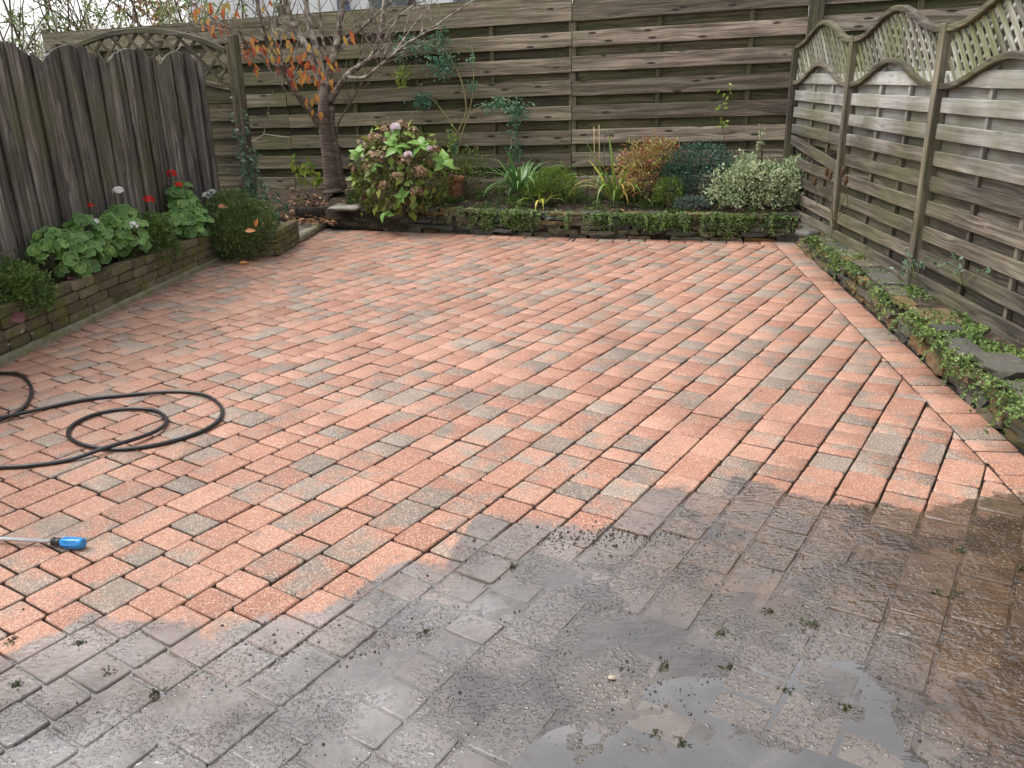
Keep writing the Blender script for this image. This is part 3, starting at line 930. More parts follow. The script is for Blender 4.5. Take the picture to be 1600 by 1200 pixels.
def stone_mesh(name, mat, seed, nx=3, ny=1, nz=2, jit=0.06, rnd=0.12):
    """unit stone, x 0..1, y -0.5..0.5 (front at -0.5), z 0..1"""
    r = random.Random(seed)
    vid = {}; vs = []; fs = []
    def v(i, j, k):
        key = (i, j, k)
        if key not in vid:
            x, y, z = i / nx, j / ny - 0.5, k / nz
            ex = (i in (0, nx)) + 0.0; ey = (j in (0, ny)) + 0.0; ez = (k in (0, nz)) + 0.0
            if ex and ez: x += (0.5 - x) * rnd * 0.6; z += (0.5 - z) * rnd
            if ey and ez: y *= (1 - rnd * 0.5); z += (0.5 - z) * rnd * 0.5
            if ey and ex: y *= (1 - rnd * 0.6)
            x += r.uniform(-jit, jit) * 0.35; y += r.uniform(-jit, jit) * 0.6; z += r.uniform(-jit, jit)
            vid[key] = len(vs); vs.append((x, y, z))
        return vid[key]
    for i in range(nx):
        for k in range(nz):
            fs.append((v(i, 0, k), v(i + 1, 0, k), v(i + 1, 0, k + 1), v(i, 0, k + 1)))
            fs.append((v(i + 1, ny, k), v(i, ny, k), v(i, ny, k + 1), v(i + 1, ny, k + 1)))
        for j in range(ny):
            fs.append((v(i, j + 1, 0), v(i + 1, j + 1, 0), v(i + 1, j, 0), v(i, j, 0)))
            fs.append((v(i, j, nz), v(i + 1, j, nz), v(i + 1, j + 1, nz), v(i, j + 1, nz)))
    for j in range(ny):
        for k in range(nz):
            fs.append((v(0, j + 1, k), v(0, j, k), v(0, j, k + 1), v(0, j + 1, k + 1)))
            fs.append((v(nx, j, k), v(nx, j + 1, k), v(nx, j + 1, k + 1), v(nx, j, k + 1)))
    return mesh(name, vs, fs, mat, rnd > 0.12)

BRICKS = [stone_mesh('brick', M_BRICK, s, 4, 1, 2, 0.035, 0.07) for s in range(6)]
SLATES = [stone_mesh('stone', M_SLATE, 40 + s, 4, 2, 1, 0.12, 0.10) for s in range(9)]
rng = random.Random(77)

def put_stone(me, name, p, x, L, D, H, parent, yaw=0.0, roll=0.0):
    """p = front lower left corner, x = direction along the face, front faces right-hand side of x (x cross up)"""
    X = Vector(x).normalized(); Y = UP.cross(X)
    R = Matrix.Rotation(yaw, 4, 'Z') @ Matrix(((X.x, Y.x, 0, 0), (X.y, Y.y, 0, 0), (0, 0, 1, 0), (0, 0, 0, 1))) @ Matrix.Rotation(roll, 4, 'Y')
    c = Vector(p) + Y * (D / 2)
    M = Matrix.Translation(c) @ R @ Matrix.Diagonal((L, D, H, 1))
    o = bpy.data.objects.new(name, me); link(o, parent)
    o.matrix_basis = Matrix.Translation(-world_loc(parent)) @ M
    return o

def slab_box(name, pts, z0, z1, mat, parent, ztilt=None):
    """prism over a plan polygon"""
    n = len(pts); vs = [(p[0], p[1], z0) for p in pts] + [(p[0], p[1], z1 if ztilt is None else ztilt[i]) for i, p in enumerate(pts)]
    fs = [tuple(range(n))[::-1], tuple(range(n, 2 * n))] + [(i, (i + 1) % n, n + (i + 1) % n, n + i) for i in range(n)]
    return place(name, mesh(name, vs, fs, mat), None, parent)

def l3(u, off=0.0, z=0.0):
    p = LW0 + LWD * u; q = Vector((LWD.y, -LWD.x)) * off
    return Vector((p.x + q.x, p.y + q.y, z))
lwall = thing('planter_wall', l3(1.0, -0.05), 'low mossy brick planter wall along the left side of the paving', 'wall')
U0, U1 = -4.3, 3.22
slab_box('mortar_core', [l3(U0, -0.012)[:2], l3(U1, -0.012)[:2], l3(U1, -0.09)[:2], l3(U0, -0.09)[:2]], -0.03, 0.3, M_MORTAR, lwall, [0.375, 0.235, 0.235, 0.375])
slab_box('footing', [l3(U0, 0.035)[:2], l3(U1, 0.03)[:2], l3(U1, -0.05)[:2], l3(U0, -0.05)[:2]], -0.04, 0.03, M_CONC, lwall, [0.048, 0.030, 0.045, 0.06])
for c in range(4):
    u = U0 + rng.uniform(-0.2, 0)
    while u < U1 - 0.03:
        L = rng.uniform(0.19, 0.30)
        if u + L > U1: L = U1 - u
        zb = 0.048 + c * 0.0695 - 0.017 * (u - 0.5) + rng.uniform(-0.003, 0.003)
        put_stone(rng.choice(BRICKS), 'brick', l3(u, rng.uniform(-0.004, 0.008), zb), (LWD.x, LWD.y, 0), L - 0.007, 0.10, 0.065, lwall, rng.uniform(-0.01, 0.01))
        u += L
# LWD points away from the camera: x cross up faces the yard

J0, J1, J2 = Vector((-2.80, 8.155)), Vector((-2.257, 8.207)), Vector((-2.204, 8.88))
jwall = thing('planter_wall_end', (-2.3, 8.4, 0), 'short mossy brick return at the far end of the left planter', 'wall')
slab_box('mortar_core', [J0 + Vector((0, .015)), J1 + Vector((-.015, .015)), J2 + Vector((-.015, -.01)), J2 + Vector((-.09, -.01)), J1 + Vector((-.09, .09)), J0 + Vector((0, .09))], -0.03, 0.215, M_MORTAR, jwall)
for a, b in ((J0, J1), (J1, J2)):
    d = (b - a); T = d.length; d.normalize()
    for c in range(4):
        s = -0.06 * (c % 2)
        while s < T - 0.02:
            L = min(rng.uniform(0.13, 0.21), T - s)
            put_stone(rng.choice(BRICKS), 'brick', (a.x + d.x * max(s, 0), a.y + d.y * max(s, 0), 0.005 + 0.061 * c), (d.x, d.y, 0), L - 0.006 - (0 if s >= 0 else -s), 0.09, 0.058, jwall, rng.uniform(-0.01, 0.01))
            s += L

kerb = thing('stone_kerb', (-2.16, 9.4, 0), 'pale mossy kerb stone edging the little path at the back left', 'kerb')
_k0, _k1 = Vector((-2.204, 8.90)), Vector((-2.10, 10.02))
_kd = (_k1 - _k0).normalized(); s = 0
KB = [stone_mesh('kerb_stone', M_CONC, 300 + s, 5, 2, 2, 0.05, 0.16) for s in range(2)]
for i, L in enumerate((0.60, 0.53)):
    p = _k0 + _kd * s
    put_stone(KB[i], 'kerb_stone', (p.x, p.y, -0.01), (_kd.x, _kd.y, 0), L - 0.008, 0.10, 0.085, kerb)
    s += L

# soil beds
def grid_bed(name, f, nu, nv, mat, amp=0.02, scale=6.0):
    vs, fs = [], []
    for j in range(nv + 1):
        for i in range(nu + 1):
            p = Vector(f(i / nu, j / nv)); p.z += amp * fbm(p.x, p.y, 1.0, scale, 3); vs.append(p)
    for j in range(nv):
        for i in range(nu):
            a = j * (nu + 1) + i; fs.append((a, a + 1, a + nu + 2, a + nu + 1))
    o = place(name, mesh(name, vs, fs, mat, True)); tag(o, kind='structure'); return o
def fence_y(x): return 9.1 + (2.96 - x) * math.tan(BAN)
def wall_y(x):
    a, b = back_seg(x); return a.y + (b.y - a.y) * (x - a.x) / (b.x - a.x)
def soil_z(x, y):
    t = (y - wall_y(x)) / max(0.2, fence_y(x) - wall_y(x)); t = min(1, max(0, t))
    return 0.215 + 0.15 * t
def bed_f(u, v):
    x = -2.12 + 5.1 * u; y = wall_y(x) + 0.05 + (fence_y(x) + 0.02 - wall_y(x) - 0.05) * v
    return (x, y, soil_z(x, y) - (0.20 if v == 0 else 0))
grid_bed('back_flower_bed', bed_f, 70, 22, M_SOIL, 0.03, 5.0)
def lbed_f(u, v):
    p = l3(-4.3 + 8.3 * u, -0.06 - 0.40 * v); h = 0.285 - 0.017 * (-4.3 + 8.3 * u)
    return (p.x, p.y, h + 0.02 * v)
grid_bed('left_flower_bed', lbed_f, 60, 6, M_SOIL, 0.02, 6.0)
slab_ = grid_bed('left_bed_end', lambda u, v: (J0.x - 0.25 + (J1.x - 0.03 - J0.x + 0.25) * u, 8.21 + 0.66 * v, 0.215), 10, 8, M_SOIL, 0.02)
def rbed_f(u, v):
    y = 1.0 + 7.4 * u
    xo = RO0.x + (y - RO0.y) * ROD.x / ROD.y + 0.06
    xf = RA.x + (y - RA.y) * RDR.x / RDR.y + 0.04
    return (xo + (xf - xo) * v, y, 0.165 + 0.03 * v - (0.17 if v == 0 else 0))
grid_bed('right_flower_bed', rbed_f, 80, 6, M_SOIL, 0.03, 5.0)
def path_f(u, v):
    x = -2.20 - 1.0 * u + 0.09 * v; y = 8.92 + 1.0 * v
    return (x, y, 0.055 + 0.03 * u)
grid_bed('path', path_f, 14, 14, M_PATH, 0.012, 8.0)
def litter_f(u, v):
    x = -2.02 - 1.3 * u; y0 = 9.86 + 0.05 * u; y = y0 + (fence_y(x) - y0) * v
    return (x, y, 0.06 + 0.24 * min(1, v * 1.6))
grid_bed('leaf_strewn_bed', litter_f, 24, 20, M_SOIL, 0.03, 5.0)

# dry-stone retaining walls
def dry_wall(name, label, path, H, layers, depth, rng, inward, lmin=0.14, lmax=0.42, hfun=None):
    mid = path[len(path) // 2]
    t = thing(name, (mid[0], mid[1], 0), label, 'wall')
    lens = [(Vector(b) - Vector(a)).length for a, b in zip(path, path[1:])]
    T = sum(lens)
    def at(s):
        for (a, b), l in zip(zip(path, path[1:]), lens):
            if s <= l or (a, b) == (path[-2], path[-1]):
                d = (Vector(b) - Vector(a)).normalized(); return Vector(a) + d * s, d
            s -= l
    # soil packed behind the face
    for (a, b) in zip(path, path[1:]):
        a, b = Vector(a), Vector(b); d = (b - a).normalized(); nn = Vector((-d.y, d.x))
        slab_box('backfill', [a + nn * 0.06, b + nn * 0.06, b + nn * (depth + 0.03), a + nn * (depth + 0.03)], -0.03, H * 0.86, M_SOIL, t)
    z = -0.015; k = 0
    while z < H - 0.015:
        h0 = rng.uniform(0.030, 0.062)
        s = rng.uniform(-0.1, 0)
        while s < T - 0.05:
            L = rng.uniform(lmin, lmax)
            if s + L > T: L = T - s
            p, d = at(max(s, 0)); nn = Vector((-d.y, d.x))
            hh = h0 * rng.uniform(0.75, 1.12)
            if rng.random() < 0.94 and (hfun is None or z < hfun(p)):
                o = rng.uniform(-0.03, 0.015) + 0.10 * z
                q = p + nn * o
                dd = rng.uniform(0.10, depth)
                put_stone(rng.choice(SLATES), 'stone', (q.x, q.y, z + rng.uniform(-0.004, 0.004)), (d.x, d.y, 0), L - rng.uniform(0.004, 0.02), dd, hh, t, rng.uniform(-0.09, 0.09), rng.uniform(-0.05, 0.05))
            s += L
        z += h0 * 0.97; k += 1
    return t
# the face must look towards -normal: walk so that x cross up points into the yard
dry_wall('back_stone_wall', 'low dry stone slate wall holding the flower bed at the back', [(-2.06, 9.83), (0.709, 8.805), (2.90, 8.29)], 0.25, 5, 0.22, rng, 1)
ra = RO0 + ROD * 5.0; rb = RO0 - ROD * 2.4
dry_wall('right_stone_wall', 'low dry stone slate wall holding the narrow bed at the right', [(ra.x + .01, ra.y), (rb.x + .01, rb.y)], 0.20, 4, 0.26, rng, 1, 0.14, 0.40)
# a few larger single stones
def loose(name, label, pos, L, D, H, yaw, mat, seed, roll=0.0):
    me = stone_mesh(name, mat, seed, 4, 3, 2, 0.10, 0.22)
    o = place(name, me, Matrix.Translation(Vector(pos)) @ Matrix.Rotation(yaw, 4, 'Z') @ Matrix.Rotation(roll, 4, 'X') @ Matrix.Diagonal((L, D, H, 1)) @ Matrix.Translation((-0.5, 0, 0)))
    return tag(o, label, 'stone')
loose('flat_stone', 'pale flat slab lying on the wall corner beside the hydrangea', (-1.858, 9.72, 0.218), 0.36, 0.24, 0.05, -0.25, M_SLAB, 501)
loose('flat_stone', 'grey block of stone in the bed below the second right fence post', (2.726, 7.614, 0.17), 0.17, 0.20, 0.07, 0.3, M_SLATE, 502)
loose('flat_stone', 'brown flat stone near the front end of the right wall', (2.412, 4.239, 0.16), 0.16, 0.30, 0.05, -0.2, M_SLATE, 504)
# short dark log-roll edging by the tree
edg = thing('log_edging', (-2.32, 10.02, 0.132), 'short run of dark log edging beside the fallen leaves', 'edging')
M_LOG = simple('dark_log', (0.042, 0.034, 0.026), 0.9, 0.2, 0.0, 0.5, 0.6, 25.0)
_e = [Vector(p) for p in [(-2.493, 10.0, 0.237), (-2.406, 10.0, 0.205), (-2.31, 10.0, 0.187), (-2.212, 10.0, 0.193), (-2.12, 10.0, 0.205)]]
for i in range(11):
    a = i / 10 * (len(_e) - 1); k = min(int(a), len(_e) - 2); p = _e[k].lerp(_e[k + 1], a - k)
    vs, fs = [], []
    tube_into(vs, fs, [(p.x, p.y, 0.03), (p.x, p.y, 0.15), (p.x, p.y, 0.20 + rng.uniform(0, 0.03))], [0.026, 0.027, 0.022], 9)
    place('log', mesh('log', vs, fs, M_LOG, True), None, edg)

# ------------------------------------------------------------------ plants
def leaf_outline(n, w, tipx=1.0, peak=0.42):
    """half-width along a leaf of length 1"""
    out = []
    for i in range(n + 1):
        t = i / n
        a = (t / peak) if t < peak else (1 - t) / (1 - peak)
        out.append((t, w * (max(0.0, a) ** 0.75 if t < peak else max(0.0, a) ** 0.9)))
    return out

def leaf_mesh(name, mat, n=5, w=0.32, droop=0.25, fold=0.18, peak=0.42, wav=0.0, seed=0):
    """single leaf of length 1 along +X, upper side +Z; cheap: 2 quads per segment"""
    r = random.Random(seed)
    vs, fs = [], []
    for t, hw in leaf_outline(n, w, 1.0, peak):
        z = -droop * t * t
        wv = wav * math.sin(t * 14 + seed)
        vs += [(t, -hw, z + fold * hw + wv), (t, 0, z), (t, hw, z + fold * hw - wv)]
    for i in range(n):
        a = i * 3
        fs += [(a, a + 3, a + 4, a + 1), (a + 1, a + 4, a + 5, a + 2)]
    return mesh(name, vs, fs, mat, True)

def round_leaf_mesh(name, mat, seed):
    """geranium leaf: scalloped disc of radius 1 with a notch at the stalk"""
    r = random.Random(seed); n = 20
    vs = [(0, 0, -0.10)]; fs = []
    ring1, ring2 = [], []
    for k in range(n + 1):
        a = -math.pi + 0.22 + (2 * math.pi - 0.44) * k / n
        sc = 1.0 + 0.07 * math.cos(k * 2 * math.pi / 2.86) + r.uniform(-0.03, 0.03)
        cup = 0.10 * math.sin(a * 3 + seed) + 0.06 * math.sin(a * 7 + seed * 2)
        ring1.append(len(vs)); vs.append((0.55 * math.cos(a), 0.55 * math.sin(a), 0.02 + cup * 0.3))
        ring2.append(len(vs)); vs.append((sc * math.cos(a), sc * math.sin(a), 0.10 + cup))
    for k in range(n):
        fs.append((0, ring1[k], ring1[k + 1])); fs.append((ring1[k], ring2[k], ring2[k + 1], ring1[k + 1]))
    return mesh(name, vs, fs, mat, True)

class LB:
    """collects many small leaves into one mesh"""
    def __init__(s): s.v = []; s.f = []; s.c = []
    def add(s, p, d, up, L, W, tint, bend=0.15):
        d = d.normalized(); side = d.cross(up)
        if side.length < 1e-4: side = d.orthogonal()
        side.normalize(); nn = side.cross(d)
        b = len(s.v)
        m = p + d * (L * 0.45) + nn * (bend * 0.12 * L)
        s.v += [p, m - side * (W * 0.5) + nn * (W * 0.15), p + d * L - nn * (bend * L), m + side * (W * 0.5) + nn * (W * 0.15)]
        s.f += [(b, b + 1, b + 2), (b, b + 2, b + 3)]
        s.c += [(tint, tint, tint, 1.0)] * 2
    def build(s, name, mat, parent=None):
        return place(name, mesh(name, s.v, s.f, mat, False, s.c), None, parent)

def rdir(r):
    while True:
        v = Vector((r.uniform(-1, 1), r.uniform(-1, 1), r.uniform(-1, 1)))
        if 0.05 < v.length < 1: return v.normalized()

def cushion(lb, c, rad3, n, L, W, r, low=-0.3, lump=0.25, tint=(0.0, 1.0), upb=0.35, fill=0.45, lf=3.0, seed=0.0):
    """leafy mound: leaves near the surface of a lumpy ellipsoid"""
    c = Vector(c); k = 0
    while k < n:
        d = rdir(r)
        if d.z < low: continue
        q = 1 + lump * mnoise.noise((d.x * lf + seed, d.y * lf - seed, d.z * lf + seed * 2))
        depth = 1 - fill * (r.random() ** 1.8)
        sp_ = mnoise.noise((d.x * 7 + seed * 3, d.y * 7, d.z * 7 - seed))
        if sp_ > 0.30 and r.random() < 0.7: depth = r.uniform(0.9, 1.0 + 1.1 * (sp_ - 0.2))
        p = c + Vector((d.x * rad3[0], d.y * rad3[1], d.z * rad3[2])) * (q * depth)
        dr = (d + rdir(r) * 0.9 + UP * upb).normalized()
        cl = 0.5 + 0.5 * mnoise.noise((p.x * 9 + seed, p.y * 9, p.z * 9))
        tt = min(1, max(0, 0.55 * r.random() + 0.45 * cl))
        lb.add(p, dr, (d + rdir(r) * 0.5), L * r.uniform(0.65, 1.25), W * r.uniform(0.7, 1.2), tint[0] + (tint[1] - tint[0]) * tt, r.uniform(-0.1, 0.35))
        k += 1

def stems_mesh(name, mat, paths, parent, sides=5):
    vs, fs = [], []
    for pts, r0, r1 in paths:
        n = len(pts); tube_into(vs, fs, pts, [r0 + (r1 - r0) * i / (n - 1) for i in range(n)], sides, False)
    return place(name, mesh(name, vs, fs, mat, True), None, parent)

def leaf_obj(me, p, d, up, s, parent, name='leaf', sy=1.0):
    M = frame(p, d, z=up) @ Matrix.Diagonal((s, s * sy, s, 1))
    o = bpy.data.objects.new(name, me); link(o, parent)
    o.matrix_basis = Matrix.Translation(-world_loc(parent)) @ M
    return o

ML_GER = leaf_mat('geranium_leaf', [(0.0, (0.050, 0.115, 0.022)), (0.5, (0.095, 0.190, 0.040)), (1.0, (0.155, 0.265, 0.062))], 0.5, 0.18, 0.35, 'rnd', 'zone')
ML_SMALL = leaf_mat('small_green_leaf', [(0.0, (0.030, 0.064, 0.014)), (0.5, (0.075, 0.125, 0.028)), (1.0, (0.19, 0.25, 0.065))])
ML_BUSH = leaf_mat('cushion_leaf', [(0.0, (0.030, 0.054, 0.016)), (0.45, (0.072, 0.110, 0.030)), (0.85, (0.150, 0.190, 0.062)), (1.0, (0.26, 0.29, 0.15))])
ML_LIME = leaf_mat('yellow_green_leaf', [(0.0, (0.050, 0.095, 0.014)), (0.6, (0.12, 0.19, 0.030)), (1.0, (0.26, 0.29, 0.05))])
ML_HYD = leaf_mat('hydrangea_leaf', [(0.0, (0.10, 0.040, 0.030)), (0.14, (0.12, 0.090, 0.028)), (0.35, (0.105, 0.155, 0.030)), (0.8, (0.165, 0.235, 0.040)), (1.0, (0.27, 0.255, 0.060))], 0.5, 0.22, 0.35, 'rnd', 'rib')
ML_HYDB = leaf_mat('hydrangea_fresh_leaf', [(0.0, (0.100, 0.200, 0.036)), (1.0, (0.165, 0.285, 0.060))], 0.42, 0.25, 0.4, 'rnd', 'rib')
ML_HYDS = leaf_mat('hydrangea_small', [(0.0, (0.060, 0.036, 0.022)), (0.3, (0.13, 0.085, 0.045)), (0.5, (0.095, 0.130, 0.026)), (1.0, (0.19, 0.22, 0.055))])
ML_FADE = leaf_mat('faded_floret', [(0.0, (0.12, 0.075, 0.042)), (0.5, (0.24, 0.16, 0.095)), (0.85, (0.32, 0.20, 0.14)), (1.0, (0.50, 0.34, 0.33))], 0.7, 0.2, 0.2)
ML_PINK = leaf_mat('pale_pink_floret', [(0.0, (0.55, 0.36, 0.42)), (1.0, (0.80, 0.66, 0.70))], 0.6, 0.25, 0.2)
ML_WHITE = leaf_mat('white_petal', [(0.0, (0.66, 0.66, 0.68)), (1.0, (0.85, 0.84, 0.85))], 0.6, 0.25, 0.2)
ML_RED = leaf_mat('red_petal', [(0.0, (0.34, 0.012, 0.012)), (1.0, (0.60, 0.035, 0.025))], 0.55, 0.2, 0.3)
ML_STRAP = leaf_mat('strap_leaf', [(0.0, (0.060, 0.13, 0.038)), (0.7, (0.105, 0.20, 0.065)), (1.0, (0.20, 0.27, 0.10))], 0.4, 0.2, 0.45, 'rnd')
ML_IRIS = leaf_mat('iris_leaf', [(0.0, (0.085, 0.16, 0.035)), (0.5, (0.18, 0.25, 0.05)), (0.75, (0.42, 0.36, 0.06)), (1.0, (0.48, 0.30, 0.11))], 0.45, 0.25, 0.4, 'rnd')
ML_PIER = leaf_mat('red_yellow_leaf', [(0.0, (0.22, 0.040, 0.034)), (0.34, (0.28, 0.095, 0.060)), (0.50, (0.24, 0.20, 0.070)), (0.8, (0.40, 0.36, 0.11)), (1.0, (0.52, 0.46, 0.19))])
ML_DARK = leaf_mat('dark_evergreen_leaf', [(0.0, (0.018, 0.044, 0.028)), (0.5, (0.034, 0.078, 0.052)), (0.9, (0.066, 0.125, 0.088)), (1.0, (0.10, 0.16, 0.11))])
ML_VAR = leaf_mat('variegated_leaf', [(0.0, (0.060, 0.11, 0.040)), (0.35, (0.13, 0.19, 0.085)), (0.6, (0.36, 0.40, 0.24)), (1.0, (0.60, 0.60, 0.44))])
ML_BLUE = leaf_mat('blue_grey_leaf', [(0.0, (0.060, 0.090, 0.080)), (1.0, (0.16, 0.20, 0.18))])
ML_IVY = leaf_mat('ivy_leaf', [(0.0, (0.040, 0.085, 0.050)), (0.6, (0.085, 0.15, 0.095)), (1.0, (0.20, 0.27, 0.19))])
ML_ROSE = leaf_mat('rose_leaf', [(0.0, (0.036, 0.090, 0.050)), (0.6, (0.085, 0.18, 0.105)), (1.0, (0.17, 0.29, 0.17))])
ML_COVER = leaf_mat('ground_cover_leaf', [(0.0, (0.030, 0.042, 0.013)), (0.4, (0.058, 0.100, 0.022)), (0.8, (0.115, 0.175, 0.040)), (1.0, (0.21, 0.24, 0.075))])
ML_ORANGE = leaf_mat('autumn_leaf', [(0.0, (0.24, 0.045, 0.035)), (0.3, (0.36, 0.10, 0.045)), (0.6, (0.40, 0.17, 0.055)), (0.85, (0.40, 0.25, 0.06)), (1.0, (0.20, 0.19, 0.06))], 0.5, 0.35, 0.35, 'rnd', 'rib')
ML_LITTER = leaf_mat('fallen_leaf', [(0.0, (0.060, 0.030, 0.020)), (0.45, (0.13, 0.060, 0.034)), (0.75, (0.25, 0.115, 0.050)), (1.0, (0.34, 0.22, 0.10))], 0.6, 0.1, 0.3)
M_STEM = simple('green_stem', (0.14, 0.17, 0.060), 0.6, 0.3)
M_TWIG = simple('brown_twig', (0.105, 0.075, 0.050), 0.8, 0.2, 0.0, 0.4, 0.3, 60.0)
M_ROSESTEM = simple('rose_stem', (0.25, 0.22, 0.095), 0.6, 0.3)

GER = [round_leaf_mesh('geranium_leaf', ML_GER, s) for s in range(5)]
HYD = [leaf_mesh('hydrangea_leaf', ML_HYD, 5, 0.38, 0.30, 0.22, 0.45, 0.012, s) for s in range(3)]
HYB = [leaf_mesh('fresh_leaf', ML_HYDB, 6, 0.36, 0.42, 0.20, 0.45, 0.012, s) for s in range(3)]
ORL = [leaf_mesh('autumn_leaf', ML_ORANGE, 5, 0.22, 0.35, 0.30, 0.42, 0.010, s) for s in range(3)]

def flower_head(name, c, R, mat, r, n=16, parent=None, petals=4, ps=0.4):
    lb = LB()
    c = Vector(c)
    for i in range(n):
        d = rdir(r)
        if d.z < -0.35: d.z = -d.z
        p = c + Vector((d.x * R, d.y * R, d.z * R * 0.8))
        t1 = d.orthogonal().normalized(); t2 = d.cross(t1)
        a0 = r.uniform(0, 6.3); tn = r.random()
        for k in range(petals):
            a = a0 + k * 2 * math.pi / petals
            lb.add(p, (t1 * math.cos(a) + t2 * math.sin(a)) + d * 0.25, d, R * ps * r.uniform(0.9, 1.3), R * ps * 0.95, tn, 0.0)
    return lb.build(name, mat, parent)

def geranium(name, label, base, spots, r, flowers, group=None):
    """spots: list of (centre, radius xyz, number of leaves)"""
    base = Vector(base)
    t = thing(name, base, label, 'geranium')
    paths = []
    for c, R, n in spots:
        c = Vector(c); pts = []
        k = 0; tries = 0
        while k < n and tries < n * 60:
            tries += 1
            d = rdir(r)
            if d.z < -0.55: continue
            if d.x < -0.75: continue
            q = r.uniform(0.72, 1.02)
            p = c + Vector((d.x * R[0], d.y * R[1], d.z * R[2])) * q
            if any((p - o).length < 0.040 for o in pts) and tries < n * 40: continue
            pts.append(p); k += 1
            s = r.uniform(0.032, 0.056)
            up = (d * 0.7 + UP * 0.55 + rdir(r) * 0.35 + Vector((0.15, -0.35, 0))).normalized()
            sd = (base.lerp(c, 0.5) - p); dirx = (-sd - up * (-sd).dot(up))
            if dirx.length < 1e-3: dirx = up.orthogonal()
            leaf_obj(r.choice(GER), p, dirx, up, s, t)
            if r.random() < 0.6:
                a = base + Vector((c.x - base.x, c.y - base.y, 0)) * 0.7 + rdir(r) * 0.03
                paths.append(([a, a.lerp(p, 0.6) + UP * 0.01, p - up * 0.004], 0.0035, 0.002))
    for fp, mat, R in flowers:
        fp = Vector(fp)
        a = fp + Vector((r.uniform(-.04, .04), r.uniform(-.03, .03), -r.uniform(0.12, 0.2)))
        paths.append(([base + rdir(r) * 0.01, base.lerp(a, 0.6), a, a.lerp(fp, 0.6) + rdir(r) * 0.006, fp], 0.0030, 0.002))
        flower_head('flower_head', fp, R, mat, r, 34, t)
    stems_mesh('stems', M_STEM, paths, t)
    return t

r = random.Random(101)
# left bed geraniums (positions on the bed between wall and fence)
geranium('geranium', 'broad leafy geranium clump nearest the camera with red bud and white bloom', (-3.214, 6.019, 0.314),
    [((-3.242, 5.944, 0.549), (0.13, 0.20, 0.13), 40), ((-3.148, 6.066, 0.453), (0.14, 0.22, 0.16), 52), ((-3.193, 6.372, 0.549), (0.13, 0.18, 0.15), 38), ((-3.11, 6.396, 0.46), (0.11, 0.16, 0.13), 22)], r,
    [((-3.179, 6.5, 0.755), ML_RED, 0.022), ((-3.128, 6.416, 0.641), ML_WHITE, 0.028)])
geranium('geranium', 'middle geranium clump topped by a tall white flower head', (-3.12, 6.833, 0.287),
    [((-3.136, 6.698, 0.505), (0.13, 0.18, 0.16), 42), ((-3.077, 6.858, 0.439), (0.13, 0.20, 0.15), 44), ((-3.151, 6.918, 0.608), (0.11, 0.18, 0.09), 22)], r,
    [((-3.132, 6.902, 0.81), ML_WHITE, 0.040), ((-2.99, 6.737, 0.556), ML_WHITE, 0.036), ((-3.099, 7.367, 0.674), ML_RED, 0.042)])
geranium('geranium', 'farthest geranium clump with two red flower heads by the fence end', (-2.993, 7.946, 0.241),
    [((-3.013, 7.944, 0.494), (0.13, 0.26, 0.15), 46), ((-2.919, 7.883, 0.382), (0.13, 0.30, 0.15), 50), ((-3.067, 7.998, 0.653), (0.11, 0.22, 0.11), 26), ((-3.0, 7.529, 0.431), (0.10, 0.18, 0.11), 22)], r,
    [((-3.077, 7.912, 0.838), ML_RED, 0.040), ((-3.035, 7.925, 0.726), ML_RED, 0.040), ((-2.959, 8.41, 0.573), ML_WHITE, 0.040), ((-2.946, 8.529, 0.589), ML_WHITE, 0.036)])

def mound(name, label, cat, base, parts, mat, r, twigs=8, part='foliage'):
    t = thing(name, base, label, cat)
    lb = LB()
    paths = []
    b = Vector(base)
    for q in parts:
        cushion(lb, r=r, **q)
        for k in range(twigs):
            d = rdir(r); d.z = abs(d.z)
            e = Vector(q['c']) + Vector((d.x * q['rad3'][0], d.y * q['rad3'][1], d.z * q['rad3'][2])) * 0.8
            paths.append(([b + rdir(r) * 0.02, b.lerp(e, 0.5) + rdir(r) * 0.02, e], 0.005, 0.0018))
    lb.build(part, mat, t)
    if paths: stems_mesh('stems', M_TWIG, paths, t, 4)
    return t
mound('small_leaved_bush', 'bright small leaved bush spilling over the near end of the left wall', 'bush', (-3.276, 5.475, 0.274),
    [dict(c=(-3.245, 5.396, 0.371), rad3=(0.20, 0.24, 0.17), n=3000, L=0.030, W=0.014, low=-0.6, seed=1.0), dict(c=(-3.162, 5.414, 0.295), rad3=(0.13, 0.14, 0.14), n=1100, L=0.030, W=0.014, low=-0.7, seed=2.0)], ML_SMALL, r)
mound('small_leaved_bush', 'trailing bright green plant between the geranium clumps over the wall', 'bush', (-3.043, 7.244, 0.297),
    [dict(c=(-3.045, 7.133, 0.443), rad3=(0.17, 0.24, 0.14), n=2600, L=0.034, W=0.014, low=-0.5, seed=3.0), dict(c=(-2.906, 7.123, 0.278), rad3=(0.09, 0.20, 0.07), n=500, L=0.045, W=0.007, low=-0.6, seed=4.0)], ML_SMALL, r)
mound('cushion_shrub', 'dense dark cushion shrub draped over the end of the left wall', 'shrub', (-2.62, 8.30, 0.22),
    [dict(c=(-2.62, 8.28, 0.30), rad3=(0.34, 0.34, 0.29), n=6500, L=0.028, W=0.014, low=-0.75, lump=0.38, seed=5.0, fill=0.3),
     dict(c=(-2.62, 8.05, 0.20), rad3=(0.22, 0.17, 0.20), n=3600, L=0.028, W=0.014, low=-0.9, lump=0.38, seed=6.0, fill=0.3),
     dict(c=(-2.78, 8.42, 0.36), rad3=(0.24, 0.30, 0.24), n=3000, L=0.028, W=0.014, low=-0.6, lump=0.4, seed=6.5, fill=0.3)], ML_BUSH, r, 3)
